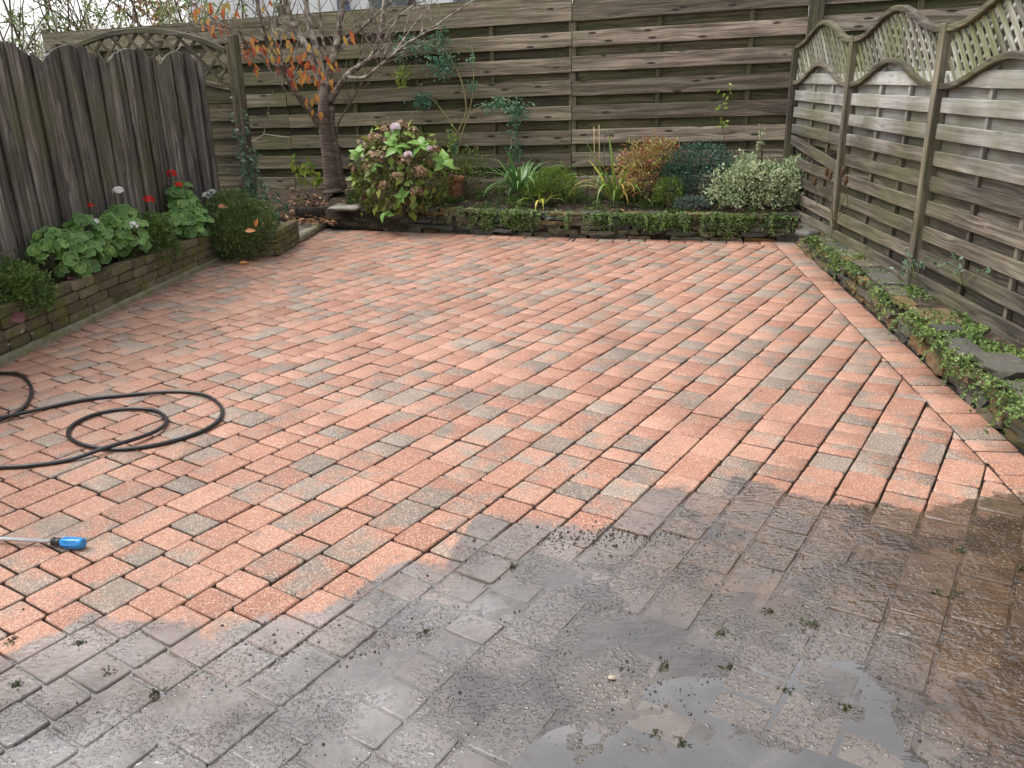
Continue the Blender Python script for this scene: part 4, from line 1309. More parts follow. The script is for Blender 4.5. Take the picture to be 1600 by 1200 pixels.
# climber on the post of the arched panel
t = thing('climber', (-2.72, 9.15, 0.2), 'blue green leafy climber on the post of the arched panel', 'climber')
lb = LB(); paths = []
for k in range(9):
    z0 = 0.25; pts = []
    x = -2.74 + r.uniform(-0.06, 0.06); y = 9.17
    top = r.uniform(0.8, 1.55)
    for i in range(8):
        f = i / 7; pts.append(Vector((x + 0.05 * math.sin(f * 5 + k) + (0.02 * k - 0.08) * (1 - f), y + 0.03 * math.cos(f * 4 + k) - 0.05 * (1 - f), 0.2 + (top - 0.2) * f)))
    paths.append((pts, 0.004, 0.002))
    for i in range(34):
        f = r.random() ** 1.35 * 7; q = pts[int(min(6, f))].lerp(pts[int(min(6, f)) + 1], f % 1)
        lb.add(q + rdir(r) * 0.03, (rdir(r) + Vector((0, -0.6, -0.5))), Vector((0, -1, 0.4)) + rdir(r) * 0.6, r.uniform(0.045, 0.085), r.uniform(0.022, 0.036), r.random(), 0.2)
for i in range(160):
    q = Vector((-2.66 + r.gauss(0, 0.13), 9.02 + r.gauss(0, 0.12), 0.24 + abs(r.gauss(0, 0.17))))
    lb.add(q, rdir(r) + Vector((0.3, -0.5, -0.3)), Vector((0.2, -1, 0.6)) + rdir(r) * 0.5, r.uniform(0.06, 0.13), r.uniform(0.02, 0.035), r.random(), 0.25)
lb.build('leaves', ML_IVY, t); stems_mesh('stems', M_TWIG, paths, t, 5)

# hydrangea
t = thing('hydrangea', (-1.17, 9.62, 0.26), 'round hydrangea bush with faded flower heads beside the tree', 'hydrangea')
hc = Vector((-1.17, 9.58, 0.62)); hr = Vector((0.54, 0.42, 0.50))
lb = LB(); cushion(lb, hc - UP * 0.04, (0.50, 0.38, 0.46), 2600, 0.055, 0.030, r, -0.75, 0.2, (0.0, 1.0), 0.1, 0.5, 3.0, 8.0)
lb.build('inner_foliage', ML_HYDS, t)
paths = []
k = 0
while k < 270:
    d = rdir(r)
    if d.y > 0.55 or d.z < -0.8: continue
    p = hc + Vector((d.x * hr.x, d.y * hr.y, d.z * hr.z)) * r.uniform(0.86, 1.06)
    dr = (d * 0.6 + rdir(r) * 0.7 - UP * 0.45).normalized(); up = (d + UP * 0.5 + rdir(r) * 0.3)
    leaf_obj(r.choice(HYD), p, dr, up, r.uniform(0.065, 0.115), t); k += 1
for c, n, s in (((-1.578, 9.25, 0.874), 7, 0.15), ((-1.165, 9.2, 0.941), 7, 0.14), ((-0.891, 9.25, 0.951), 7, 0.15), ((-0.686, 9.3, 0.77), 8, 0.15), ((-1.212, 9.25, 1.037), 4, 0.13), ((-1.13, 9.12, 0.411), 5, 0.12), ((-1.339, 9.15, 0.241), 4, 0.12), ((-1.405, 9.16, 0.733), 4, 0.11)):
    c = Vector(c); a0 = r.uniform(0, 6)
    ax = (Vector((0, -0.7, 0.8)) + rdir(r) * 0.3).normalized(); t1 = ax.orthogonal().normalized(); t2 = ax.cross(t1)
    for k in range(n):
        a = a0 + k * 2 * math.pi / n * (1 if n < 7 else 1.02)
        dr = t1 * math.cos(a) + t2 * math.sin(a) + ax * r.uniform(-0.1, 0.9) + rdir(r) * 0.25
        leaf_obj(r.choice(HYB), c + rdir(r) * 0.02, dr, ax + rdir(r) * 0.35, s * r.uniform(0.5, 1.08), t)
    paths.append(([hc - UP * 0.3, hc.lerp(c, 0.6), c], 0.007, 0.004))
for c, R, mt in (((-1.276, 9.4, 1.081), 0.085, ML_FADE), ((-1.411, 9.35, 1.015), 0.075, ML_FADE), ((-1.119, 9.45, 1.141), 0.07, ML_FADE), ((-1.001, 9.4, 1.075), 0.06, ML_FADE), ((-1.356, 9.2, 0.834), 0.085, ML_FADE), ((-1.48, 9.2, 0.731), 0.065, ML_FADE), ((-1.081, 9.15, 0.793), 0.08, ML_FADE), ((-0.933, 9.15, 0.67), 0.085, ML_FADE), ((-1.17, 9.12, 0.626), 0.07, ML_FADE), ((-0.758, 9.25, 0.895), 0.055, ML_FADE), ((-1.312, 9.12, 0.549), 0.06, ML_FADE), ((-0.978, 9.14, 0.472), 0.07, ML_FADE), ((-1.17, 9.3, 1.13), 0.050, ML_PINK), ((-1.03, 9.1, 0.861), 0.042, ML_PINK), ((-0.814, 9.2, 0.913), 0.030, ML_PINK)):
    flower_head('flower_head', c, R, mt, r, 44, t, 4, 0.26 if mt is ML_FADE else 0.4)
    paths.append(([hc - UP * 0.3, hc.lerp(Vector(c), 0.6), Vector(c)], 0.006, 0.003))
for k in range(10):
    paths.append(([Vector((-1.17 + r.uniform(-.1, .1), 9.6 + r.uniform(-.1, .1), 0.2)), hc + rdir(r) * 0.2], 0.009, 0.005))
stems_mesh('stems', M_TWIG, paths, t, 5)

# strap-leaved plants: each blade is a part
def blade_mesh(name, mat, bend, w=0.045, n=7, twist=0.0):
    vs, fs = [], []
    ang = 0.0; p = Vector((0, 0, 0)); d = Vector((0, 0, 1))
    for i in range(n + 1):
        t = i / n
        hw = w * (1.0 if t < 0.55 else max(0.03, 1 - (t - 0.55) / 0.45)) * (0.7 + 0.3 * min(1, t * 4))
        a = bend * t ** 1.6
        if i: p = p + Vector((math.sin(a), 0, math.cos(a))) / n
        fx = Vector((math.cos(a), 0, -math.sin(a))) * hw * 0.25
        vs += [(p.x + fx.x, -hw, p.z + fx.z), (p.x, 0, p.z), (p.x + fx.x, hw, p.z + fx.z)]
    for i in range(n):
        a = 3 * i; fs += [(a, a + 1, a + 4, a + 3), (a + 1, a + 2, a + 5, a + 4)]
    return mesh(name, vs, fs, mat, True)
def straps(name, label, cat, base, n, Lr, bends, mat, r, spread=0.05, w=0.045, lean=(0.1, 0.6)):
    t = thing(name, base, label, cat)
    B = [blade_mesh('blade', mat, b, w) for b in bends]
    for i in range(n):
        a = i * 2.399 + r.uniform(-0.4, 0.4)
        p = Vector(base) + Vector((math.cos(a), math.sin(a), 0)) * r.uniform(0, spread)
        ln = r.uniform(*lean)
        M = Matrix.Translation(p) @ Matrix.Rotation(a, 4, 'Z') @ Matrix.Rotation(ln, 4, 'Y')
        s = r.uniform(*Lr)
        o = bpy.data.objects.new('leaf', r.choice(B)); link(o, t)
        o.matrix_basis = Matrix.Translation(-Vector(base)) @ M @ Matrix.Diagonal((s, s * r.uniform(0.8, 1.2), s, 1))
    return t
straps('strap_plant', 'clump of arching grey green strap leaves in the middle of the bed', 'plant', (0.138, 9.622, 0.385), 74, (0.34, 0.64), (0.9, 1.5, 2.1), ML_STRAP, r, 0.11, 0.030, (0.1, 0.85))
mound('fern_like_plant', 'low lime green bushy plant right of the strap leaves', 'plant', (0.524, 9.305, 0.306),
    [dict(c=(0.525, 9.305, 0.471), rad3=(0.25, 0.18, 0.20), n=1300, L=0.050, W=0.011, low=-0.5, upb=0.8, seed=10.0), dict(c=(0.294, 9.301, 0.422), rad3=(0.12, 0.10, 0.12), n=320, L=0.05, W=0.011, low=-0.5, seed=10.5)], ML_LIME, r)
straps('iris', 'yellowing iris with tall sword leaves beside the wire hoop', 'iris', (1.177, 9.254, 0.325), 40, (0.42, 0.80), (0.5, 1.0, 1.9, 2.4), ML_IRIS, r, 0.10, 0.026, (0.05, 0.75))
straps('strap_plant', 'few yellow blades drooping over the stone wall below the lime plant', 'plant', (0.358, 9.173, 0.314), 9, (0.30, 0.45), (1.6, 2.4), ML_IRIS, r, 0.06, 0.030, (0.4, 0.9))
mound('autumn_shrub', 'yellow and red leaved shrub between the iris and the dark evergreen', 'shrub', (1.526, 9.131, 0.333),
    [dict(c=(1.451, 9.157, 0.647), rad3=(0.28, 0.22, 0.30), n=1500, L=0.055, W=0.016, low=-0.85, lump=0.35, upb=0.2, fill=0.6, seed=12.0), dict(c=(1.644, 9.12, 0.778), rad3=(0.20, 0.18, 0.18), n=600, L=0.055, W=0.016, low=-0.6, lump=0.35, seed=13.0)], ML_PIER, r, 16)
mound('evergreen_shrub', 'dark blue green evergreen shrub left of the variegated one', 'shrub', (2.01, 8.991, 0.354),
    [dict(c=(1.997, 8.996, 0.631), rad3=(0.42, 0.26, 0.28), n=3300, L=0.030, W=0.018, low=-0.7, lump=0.3, seed=14.0, fill=0.4), dict(c=(1.797, 8.981, 0.526), rad3=(0.20, 0.18, 0.18), n=800, L=0.030, W=0.018, low=-0.7, seed=15.0)], ML_DARK, r, 10)
mound('variegated_shrub', 'cream and green variegated shrub in the back right corner', 'shrub', (2.566, 8.656, 0.256),
    [dict(c=(2.55, 8.662, 0.494), rad3=(0.50, 0.26, 0.24), n=3600, L=0.034, W=0.022, low=-0.75, lump=0.35, seed=16.0, fill=0.4), dict(c=(2.488, 8.843, 0.674), rad3=(0.15, 0.15, 0.15), n=500, L=0.034, W=0.022, low=-0.5, seed=17.0), dict(c=(2.93, 8.771, 0.632), rad3=(0.16, 0.14, 0.14), n=500, L=0.034, W=0.022, low=-0.5, seed=17.5),
     dict(c=(2.577, 8.811, 0.928), rad3=(0.035, 0.03, 0.16), n=60, L=0.034, W=0.020, low=-1, seed=18.0, fill=0.9)], ML_VAR, r, 14)
mound('small_conifer', 'little feathery green conifer in front of the dark evergreen', 'shrub', (1.679, 8.832, 0.284),
    [dict(c=(1.673, 8.834, 0.435), rad3=(0.15, 0.12, 0.16), n=900, L=0.035, W=0.006, low=-0.6, upb=0.9, seed=19.0)], ML_LIME, r)
mound('silver_plant', 'low blue grey plant at the wall edge under the evergreens', 'plant', (1.911, 8.75, 0.258),
    [dict(c=(1.907, 8.751, 0.33), rad3=(0.19, 0.10, 0.08), n=600, L=0.030, W=0.014, low=-0.4, seed=20.0)], ML_BLUE, r, 4)
mound('low_green_plant', 'small green rosette plant on the bed right of the hydrangea', 'plant', (-0.672, 9.75, 0.207),
    [dict(c=(-0.669, 9.749, 0.265), rad3=(0.15, 0.10, 0.07), n=500, L=0.032, W=0.014, low=-0.3, seed=21.0)], ML_SMALL, r, 4)
mound('wispy_plant', 'wispy grey green plant behind the terracotta pot', 'plant', (-0.483, 9.948, 0.359),
    [dict(c=(-0.46, 9.972, 0.588), rad3=(0.22, 0.12, 0.24), n=500, L=0.045, W=0.008, low=-0.8, upb=0.8, fill=0.8, seed=22.0)], ML_LIME, r, 14)
t = thing('dead_stems', (-0.355, 9.797, 0.266), 'tuft of dark dead stems beside the terracotta pot', 'plant')
paths = []
for k in range(60):
    b = Vector((-0.333, 9.789, 0.259)) + Vector((r.gauss(0, 0.09), r.gauss(0, 0.05), -0.03)); e = b + Vector((r.gauss(0, 0.09), r.gauss(0, 0.06), r.uniform(0.12, 0.34)))
    paths.append(([b, b.lerp(e, 0.5) + rdir(r) * 0.02, e], 0.003, 0.0015))
stems_mesh('stems', M_TWIG, paths, t, 4)
# young yellow-green sapling at the foot of the tree
t = thing('sapling', (-2.259, 10.0, 0.467), 'yellow green leafy sapling in front of the tree trunk', 'plant')
lb = LB(); paths = []
for k in range(8):
    b = Vector((-2.246, 10.0, 0.445)); e = b + Vector((r.gauss(0, 0.13), r.gauss(-0.05, 0.06), r.uniform(0.12, 0.36)))
    paths.append(([b, b.lerp(e, .5) + rdir(r) * .02, e], 0.004, 0.002))
    for i in range(7):
        q = b.lerp(e, r.uniform(0.4, 1)); lb.add(q, rdir(r) + Vector((0, -.3, -.5)), Vector((0, -1, .6)) + rdir(r) * .4, r.uniform(0.07, 0.12), r.uniform(0.035, 0.05), r.uniform(0.5, 1.0), 0.3)
lb.build('leaves', ML_LIME, t); stems_mesh('stems', M_STEM, paths, t, 4)

# climbing rose on the back fence
t = thing('climbing_rose', (-0.595, 10.253, 0.732), 'climbing rose with long bare stems trained up the back fence', 'rose')
R_ = [[(-0.615, 10.239, 0.438), (-0.576, 10.225, 0.771), (-0.513, 10.202, 1.003), (-0.42, 10.17, 1.237), (-0.365, 10.15, 1.48), (-0.345, 10.143, 1.82), (-0.369, 10.151, 1.954)], [(-0.567, 10.243, 1.002), (-0.674, 10.281, 1.167), (-0.803, 10.327, 1.332), (-0.906, 10.363, 1.418), (-1.006, 10.398, 1.434)], [(-0.558, 10.24, 1.023), (-0.467, 10.208, 1.201), (-0.454, 10.203, 1.342), (-0.49, 10.216, 1.551), (-0.556, 10.239, 1.724), (-0.639, 10.268, 1.863), (-0.743, 10.305, 2.022), (-0.7, 10.29, 2.134)],
      [(-0.477, 10.2, 1.131), (-0.329, 10.148, 1.27), (-0.142, 10.082, 1.338), (0.005, 10.03, 1.37), (0.133, 9.984, 1.3), (0.182, 9.967, 1.21), (0.108, 9.993, 1.113), (0.068, 10.008, 0.952), (0.025, 10.023, 0.702), (-0.018, 10.038, 0.447)], [(-0.712, 10.294, 1.899), (-0.858, 10.346, 1.985), (-1.007, 10.399, 2.031), (-1.119, 10.438, 2.063), (-1.222, 10.475, 2.019), (-1.175, 10.458, 1.81), (-1.172, 10.457, 1.635), (-1.213, 10.472, 1.495)]]
stems_mesh('stems', M_ROSESTEM, [(catmull(p, 4), 0.009 if i in (0, 2) else 0.006, 0.003) for i, p in enumerate(R_)], t, 6)
lb = LB()
def tuft(c, rx, rz, n, tint=(0, 1), s=0.048):
    c = Vector(c)
    for _ in range(n):
        d = Vector((r.gauss(0, 1) * rx, r.gauss(0, 1) * 0.035, r.gauss(0, 1) * rz)) * 0.55
        lb.add(c + d, rdir(r) + Vector((0, -0.3, -0.35)), Vector((0, -1, 0.5)) + rdir(r) * 0.5, s * r.uniform(0.6, 1.2), s * 0.55 * r.uniform(0.7, 1.1), tint[0] + (tint[1] - tint[0]) * r.random(), 0.2)
for c, rx, rz, n, tt in (((-0.702, 10.259, 1.762), .16, .12, 230, (0, 1)), ((-0.704, 10.259, 2.019), .10, .13, 90, (0, .7)), ((-0.968, 10.353, 1.363), .11, .10, 150, (0, .6)), ((-1.113, 10.405, 1.979), .14, .09, 120, (0, 1)), ((-1.203, 10.436, 1.914), .06, .10, 50, (.2, 1)), ((-0.931, 10.34, 1.973), .16, .05, 70, (0, .8)), ((-0.898, 10.328, 1.904), .10, .08, 50, (0, .8)),
        ((-0.069, 10.024, 1.317), .20, .06, 160, (.1, .9)), ((0.132, 9.953, 1.253), .10, .10, 150, (.1, .9)), ((0.07, 9.975, 1.059), .06, .12, 40, (0, .6)), ((0.1, 9.964, 0.777), .10, .14, 80, (0, .6)), ((-0.374, 10.143, 1.82), .05, .10, 30, (.3, 1)), ((-0.371, 10.142, 1.514), .07, .08, 30, (0, .7)), ((-0.625, 10.221, 0.86), .08, .13, 60, (.4, 1))):
    tuft(c, rx, rz, n, tt)
lb.build('leaves', ML_ROSE, t)
lb = LB()
for c, rx, rz, n in (((-1.198, 10.424, 1.636), .09, .12, 60), ((-0.638, 10.215, 0.904), .07, .10, 40)): tuft(c, rx, rz, n, (0.6, 1.0), 0.06)
lb.build('young_leaves', ML_LIME, t)
t = thing('bare_climber', (2.35, 9.231, 0.639), 'thin bare climbing stem with few leaves on the right of the back fence', 'climber')
stems_mesh('stems', M_TWIG, [(catmull([(2.356, 9.25, 0.617), (2.334, 9.258, 0.882), (2.291, 9.273, 1.079), (2.294, 9.272, 1.24), (2.284, 9.276, 1.399)], 4), 0.005, 0.002)], t, 5)
lb = LB()
for c, n in (((2.279, 9.256, 1.412), 6), ((2.296, 9.25, 1.112), 8), ((2.262, 9.262, 1.273), 5)): tuft(c, .05, .06, n, (.5, 1), 0.06)
lb.build('leaves', ML_LIME, t)

# teasel heads
t = thing('teasel', (2.727, 7.082, 0.406), 'dry brown teasel heads in front of the right fence corner', 'teasel')
M_TEAS = simple('teasel_brown', (0.085, 0.050, 0.030), 0.9, 0.2, 0.0, 0.5, 0.8, 120.0)
for c in ((2.671, 7.162, 0.803), (2.666, 7.057, 0.789), (2.743, 6.995, 0.829), (2.74, 6.911, 0.762), (2.627, 7.301, 0.71)):
    c = Vector(c); vs, fs = [], []
    tube_into(vs, fs, [c - UP * 0.04, c - UP * 0.025, c, c + UP * 0.025, c + UP * 0.038], [0.008, 0.014, 0.016, 0.012, 0.004], 10)
    for k in range(90):
        d = rdir(r); p = c + Vector((d.x * 0.014, d.y * 0.014, d.z * 0.030)); q = p + d * 0.009
        b = len(vs); sd = d.orthogonal().normalized() * 0.002; vs += [p - sd, p + sd, q]; fs.append((b, b + 1, b + 2))
    for k in range(7):
        a = k * 0.9; p = c - UP * 0.035; q = p + Vector((math.cos(a) * 0.04, math.sin(a) * 0.04, 0.03)); b = len(vs); vs += [p + UP * .002, p - UP * .002, q]; fs.append((b, b + 1, b + 2))
    place('seed_head', mesh('seed_head', vs, fs, M_TEAS, True), None, t)
stems_mesh('stems', M_TWIG, [([Vector((2.726, 7.042, 0.385)) + rdir(r) * 0.02, Vector(c) + Vector((0.03, -0.02, -0.2)), Vector(c) - UP * 0.04], 0.005, 0.003) for c in ((2.671, 7.162, 0.803), (2.666, 7.057, 0.789), (2.743, 6.995, 0.829), (2.74, 6.911, 0.762), (2.627, 7.301, 0.71))], t, 5)

# ------------------------------------------------------------------ the cherry tree
def bark_mat():
    t = NT('cherry_bark'); P = t.pos()
    rg = t.noise(t.mapping(P, (7.0, 7.0, 75.0)), 1.0, 3.0, 0.6)
    c = t.ramp(rg, [(0.3, (0.045, 0.030, 0.023)), (0.55, (0.115, 0.080, 0.062)), (0.75, (0.23, 0.18, 0.15))])
    up = t.sep(P)[2]
    pal = t.math('MULTIPLY', t.step(up, 1.25, 1.8), t.step(t.noise(P, 14.0, 3.0), 0.42, 0.62))
    c = t.mix(t.math('MULTIPLY', pal, 0.85), c, (0.36, 0.325, 0.265))
    return t.bsdf(c, 0.7, t.bump(rg, 0.8, 0.01), 0.4)
M_BARK = bark_mat()
tree = thing('cherry_tree', (-2.11, 10.4, 0.2), 'small cherry tree with bare branches and a few orange leaves', 'tree')
TD = 10.4
limbs = [
    ([(-2.108, 10.4, 0.34), (-2.121, 10.4, 0.454), (-2.126, 10.4, 0.718), (-2.139, 10.4, 0.977), (-2.148, 10.4, 1.195), (-2.115, 10.4, 1.445), (-2.1, 10.4, 1.6)], 0.150, 0.085),
    ([(-2.008, 10.42, 0.366), (-2.029, 10.42, 0.564), (-2.038, 10.42, 0.789), (-2.067, 10.42, 1.047), (-2.043, 10.4, 1.337)], 0.085, 0.050),
    ([(-2.204, 10.4, 1.088), (-2.263, 10.36, 1.236), (-2.373, 10.3, 1.418), (-2.454, 10.25, 1.581), (-2.499, 10.2, 1.72), (-2.571, 10.1, 1.935), (-2.632, 10.0, 2.097), (-2.646, 9.95, 2.32), (-2.645, 9.9, 2.599), (-2.643, 9.9, 2.935)], 0.060, 0.022),
    ([(-2.454, 10.25, 1.581), (-2.554, 10.15, 1.768), (-2.726, 10.05, 1.904), (-2.869, 9.95, 2.055), (-3.03, 9.9, 2.198), (-3.214, 9.85, 2.339), (-3.397, 9.8, 2.501)], 0.030, 0.008),
    ([(-2.13, 10.4, 1.445), (-2.165, 10.4, 1.692), (-2.262, 10.4, 1.971), (-2.383, 10.45, 2.179), (-2.459, 10.45, 2.416), (-2.512, 10.5, 2.686), (-2.524, 10.5, 3.074)], 0.065, 0.030),
    ([(-2.108, 10.4, 1.516), (-2.149, 10.5, 1.833), (-2.221, 10.55, 2.112), (-2.265, 10.6, 2.355), (-2.259, 10.6, 2.69), (-2.264, 10.65, 3.153)], 0.060, 0.032),
    ([(-2.101, 10.4, 1.516), (-2.017, 10.4, 1.759), (-1.922, 10.4, 1.984), (-1.865, 10.4, 2.199), (-1.812, 10.4, 2.464), (-1.74, 10.4, 2.853)], 0.060, 0.032),
    ([(-2.036, 10.4, 1.724), (-2.04, 10.3, 1.929), (-2.047, 10.25, 2.195), (-2.039, 10.2, 2.453), (-2.062, 10.2, 2.773)], 0.025, 0.012),
    ([(-2.07, 10.4, 1.373), (-1.941, 10.35, 1.527), (-1.816, 10.3, 1.663), (-1.652, 10.25, 1.762), (-1.521, 10.2, 1.834), (-1.432, 10.15, 1.958), (-1.354, 10.1, 2.139), (-1.306, 10.1, 2.397), (-1.238, 10.1, 2.745)], 0.058, 0.024),
    ([(-1.824, 10.3, 1.65), (-1.698, 10.2, 1.633), (-1.565, 10.1, 1.644), (-1.435, 10.05, 1.728), (-1.257, 9.95, 1.843), (-1.066, 9.9, 1.968), (-0.881, 9.85, 2.058), (-0.592, 9.8, 2.221), (-0.331, 9.75, 2.368), (-0.067, 9.7, 2.554)], 0.030, 0.009),
    ([(-1.905, 10.4, 1.929), (-1.785, 10.45, 2.051), (-1.628, 10.45, 2.163), (-1.454, 10.5, 2.317), (-1.246, 10.5, 2.46), (-0.98, 10.5, 2.62)], 0.028, 0.012),
    ([(-1.432, 10.15, 1.951), (-1.286, 10.1, 2.092), (-1.139, 10.1, 2.265), (-0.97, 10.1, 2.371), (-0.668, 10.1, 2.492)], 0.020, 0.008),
    ([(-1.234, 9.95, 1.855), (-1.089, 9.95, 2.029), (-0.952, 9.95, 2.187), (-0.791, 9.95, 2.33), (-0.659, 9.95, 2.454)], 0.016, 0.006),
    ([(-2.021, 10.42, 0.973), (-1.975, 10.38, 1.142), (-1.828, 10.33, 1.334), (-1.693, 10.28, 1.508), (-1.597, 10.22, 1.658), (-1.552, 10.2, 1.814)], 0.016, 0.006),
    ([(-2.525, 10.18, 1.768), (-2.56, 10.2, 2.005), (-2.59, 10.2, 2.237), (-2.661, 10.2, 2.467), (-2.721, 10.2, 2.661)], 0.022, 0.010),
    ([(-2.638, 10.1, 1.856), (-2.77, 10.05, 1.951), (-2.904, 10.0, 2.005), (-3.051, 9.95, 2.059), (-3.176, 9.9, 2.15), (-3.341, 9.9, 2.205)], 0.014, 0.004),
    ([(-2.406, 10.3, 1.454), (-2.501, 10.2, 1.513), (-2.602, 10.15, 1.667), (-2.7, 10.1, 1.818), (-2.857, 10.0, 1.886)], 0.012, 0.004)]
vs, fs = [], []
tips = []
for i, (p, r0, r1) in enumerate(limbs):
    q = catmull(p, 5); n = len(q)
    rr = [r0 + (r1 - r0) * (k / (n - 1)) ** 0.8 for k in range(n)]
    if i == 0: rr = [v * (1.22 if k < 2 else 1.1 if k < 6 else 1.0) for k, v in enumerate(rr)]
    tube_into(vs, fs, q, [v * (0.72 if i < 2 else 0.78) * (1 + 0.09 * mnoise.noise((k * 0.7, i, 0))) for k, v in enumerate(rr)], 12 if i < 2 else 8)
    if i >= 2: tips.append((q, rr))
place('trunk', mesh('trunk', vs, fs, M_BARK, True), None, tree)
paths = []; leafpts = []
for q, rr in tips:
    n = len(q)
    for k in range(int(n * 0.7)):
        j = r.randrange(n // 3, n); a = q[j]
        d = (q[min(j + 1, n - 1)] - q[j - 1]).normalized()
        e = (d * 0.6 + rdir(r) * 0.8 + UP * 0.35).normalized()
        L = r.uniform(0.15, 0.55)
        m = a + e * L * 0.5 + rdir(r) * 0.03; b = a + e * L + UP * 0.05 * L
        paths.append(([a, m, b], min(0.008, rr[j] * 0.35), 0.0018))
        if r.random() < 0.5:
            e2 = (e + rdir(r) * 0.8).normalized(); paths.append(([m, m + e2 * L * 0.25, m + e2 * L * 0.5], 0.003, 0.0014))
stems_mesh('twigs', M_BARK, paths, tree, 4)
LP = [(-3.345, 10.248, 2.171), (-3.158, 10.02, 2.304), (-3.12, 9.99, 2.16), (-3.274, 10.134, 2.15), (-3.149, 10.02, 2.22), (-2.849, 10.17, 2.043), (-2.838, 10.116, 1.841), (-2.713, 9.924, 2.012), (-2.764, 10.092, 1.752), (-2.599, 10.026, 2.019), (-2.511, 9.924, 1.942), (-2.534, 10.2, 1.734), (-2.513, 10.134, 2.081), (-2.384, 10.044, 2.074), (-2.313, 9.996, 1.979), (-2.379, 10.074, 1.877), (-2.251, 9.984, 1.872), (-2.23, 10.014, 1.806), (-2.181, 10.11, 1.793), (-2.153, 10.23, 1.963), (-2.328, 9.954, 1.627), (-2.368, 9.93, 1.662), (-2.099, 10.026, 1.709), (-2.068, 10.02, 1.655), (-2.049, 10.176, 1.586), (-1.996, 10.122, 1.565), (-2.018, 10.254, 1.757), (-1.9, 9.966, 1.731), (-1.718, 9.99, 2.057), (-2.255, 10.116, 1.44), (-2.19, 10.05, 1.44), (-2.233, 10.146, 1.369), (-2.178, 10.17, 1.241), (-2.913, 10.14, 1.93), (-2.954, 10.152, 1.865), (-3.023, 10.08, 2.142), (-2.97, 10.11, 2.338), (-2.679, 10.14, 1.905), (-2.584, 10.02, 1.834), (-2.43, 10.05, 1.997), (-2.213, 9.996, 1.725), (-2.309, 10.08, 1.674), (-2.18, 9.948, 1.671), (-2.299, 10.188, 1.592), (-2.321, 10.08, 1.762), (-2.431, 10.164, 1.799), (-2.495, 9.906, 1.863), (-2.715, 10.164, 1.953), (-2.764, 9.972, 1.936), (-2.881, 10.212, 1.999), (-2.053, 10.194, 1.805), (-2.1, 10.08, 1.601), (-3.042, 9.9, 2.357), (-3.371, 10.176, 2.403), (-3.326, 10.2, 2.286), (-3.241, 10.224, 2.43), (-3.342, 9.93, 2.27), (-2.641, 10.23, 2.404), (-3.027, 9.984, 2.407)]

for p in LP:
    p = Vector(p)
    for q in range(r.choice((2, 2, 3, 3))):
        a = p + rdir(r) * 0.055
        dn = (Vector((0, 0, -1)) + rdir(r) * 0.45).normalized()
        leaf_obj(r.choice(ORL), a + UP * 0.05, dn, Vector((r.uniform(-1, 1), -1, 0.2)), r.uniform(0.075, 0.125), tree)

# ------------------------------------------------------------------ ground cover, litter, debris
r = random.Random(909)
lb = LB()
def creep(path, n, wd, top, drop, s=0.026, dens=lambda u: 1.0, tf=0.55, pw=1.3):
    P = [Vector(p) for p in path]
    k = 0
    while k < n:
        u = r.random() * (len(P) - 1); i = int(u); p = P[i].lerp(P[i + 1], u - i)
        cl = mnoise.noise((p.x * 2.3, p.y * 2.3, 4.0)) + 0.6 * mnoise.noise((p.x * 7.0, p.y * 7.0, 9.0))
        if cl * 1.2 + dens(u) * 0.6 < r.uniform(-0.2, 0.6): continue
        d = (P[i + 1] - P[i]).normalized(); nn = Vector((-d.y, d.x, 0))      # away from the yard
        v = r.random()
        if v < tf:
            ww = wd * (0.45 + 1.3 * max(0.0, mnoise.noise((p.x * 1.9, p.y * 1.9, 55.0)) + 0.3))
            q = p + nn * (-0.03 + (ww + 0.03) * r.random() ** pw)
            q += UP * (top + r.uniform(0, 0.012) + 0.05 * max(0.0, mnoise.noise((q.x * 6.0, q.y * 6.0, 77.0))) * r.random())
        else:
            dl = drop * min(1.0, max(0.0, 0.72 + 0.9 * mnoise.noise((p.x * 3.1, p.y * 3.1, 21.0)) + 0.5 * mnoise.noise((p.x * 11.0, p.y * 11.0, 31.0))))
            q = p + nn * (-r.uniform(-0.01, 0.045)) + UP * (top - dl * r.random() ** 1.3 + 0.012)
        lb.add(q, rdir(r) + nn * -0.4 + UP * 0.1, UP * 0.9 - nn * 0.7 + rdir(r) * 0.6, s * r.uniform(0.6, 1.3), s * 0.75, min(1, max(0, 0.5 + 0.4 * cl + r.uniform(-0.35, 0.35))), 0.2)
        k += 1
creep([(-0.4, 9.20, 0), (0.709, 8.80, 0), (2.85, 8.30, 0)], 6500, 0.24, 0.235, 0.22, 0.026, lambda u: min(0.6, -0.7 + 2.0 * u))
def strands(path, n, top, r):
    P = [Vector(p) for p in path]
    for _ in range(n):
        u = r.random() * (len(P) - 1); i = int(u); p = P[i].lerp(P[i + 1], u - i)
        d = (P[i + 1] - P[i]).normalized(); nn = Vector((-d.y, d.x, 0))
        L = r.uniform(0.08, 0.30); sw = r.uniform(-0.5, 0.5); q = p + nn * 0.03 + UP * (top + r.uniform(0, 0.04)); e = (-nn * 0.8 + d * sw + UP * r.uniform(0.2, 0.8)).normalized()
        for k in range(int(L / 0.013)):
            e = (e - UP * 0.16 + rdir(r) * 0.12).normalized(); q = q + e * 0.013
            if q.z < 0.012: q.z = 0.012
            for s_ in (1, -1): lb.add(q, d * s_ + rdir(r) * 0.6, UP - nn * 0.4 + rdir(r) * 0.3, r.uniform(0.014, 0.028), r.uniform(0.010, 0.018), r.random(), 0.2)
strands([(-0.8, 9.34, 0), (0.709, 8.78, 0), (2.8, 8.29, 0)], 70, 0.24, r)
o = lb.build('ground_cover', ML_COVER)
tag(o, 'small leaved creeper draping the stone wall at the back', 'ground cover', kind='stuff')
lb = LB()
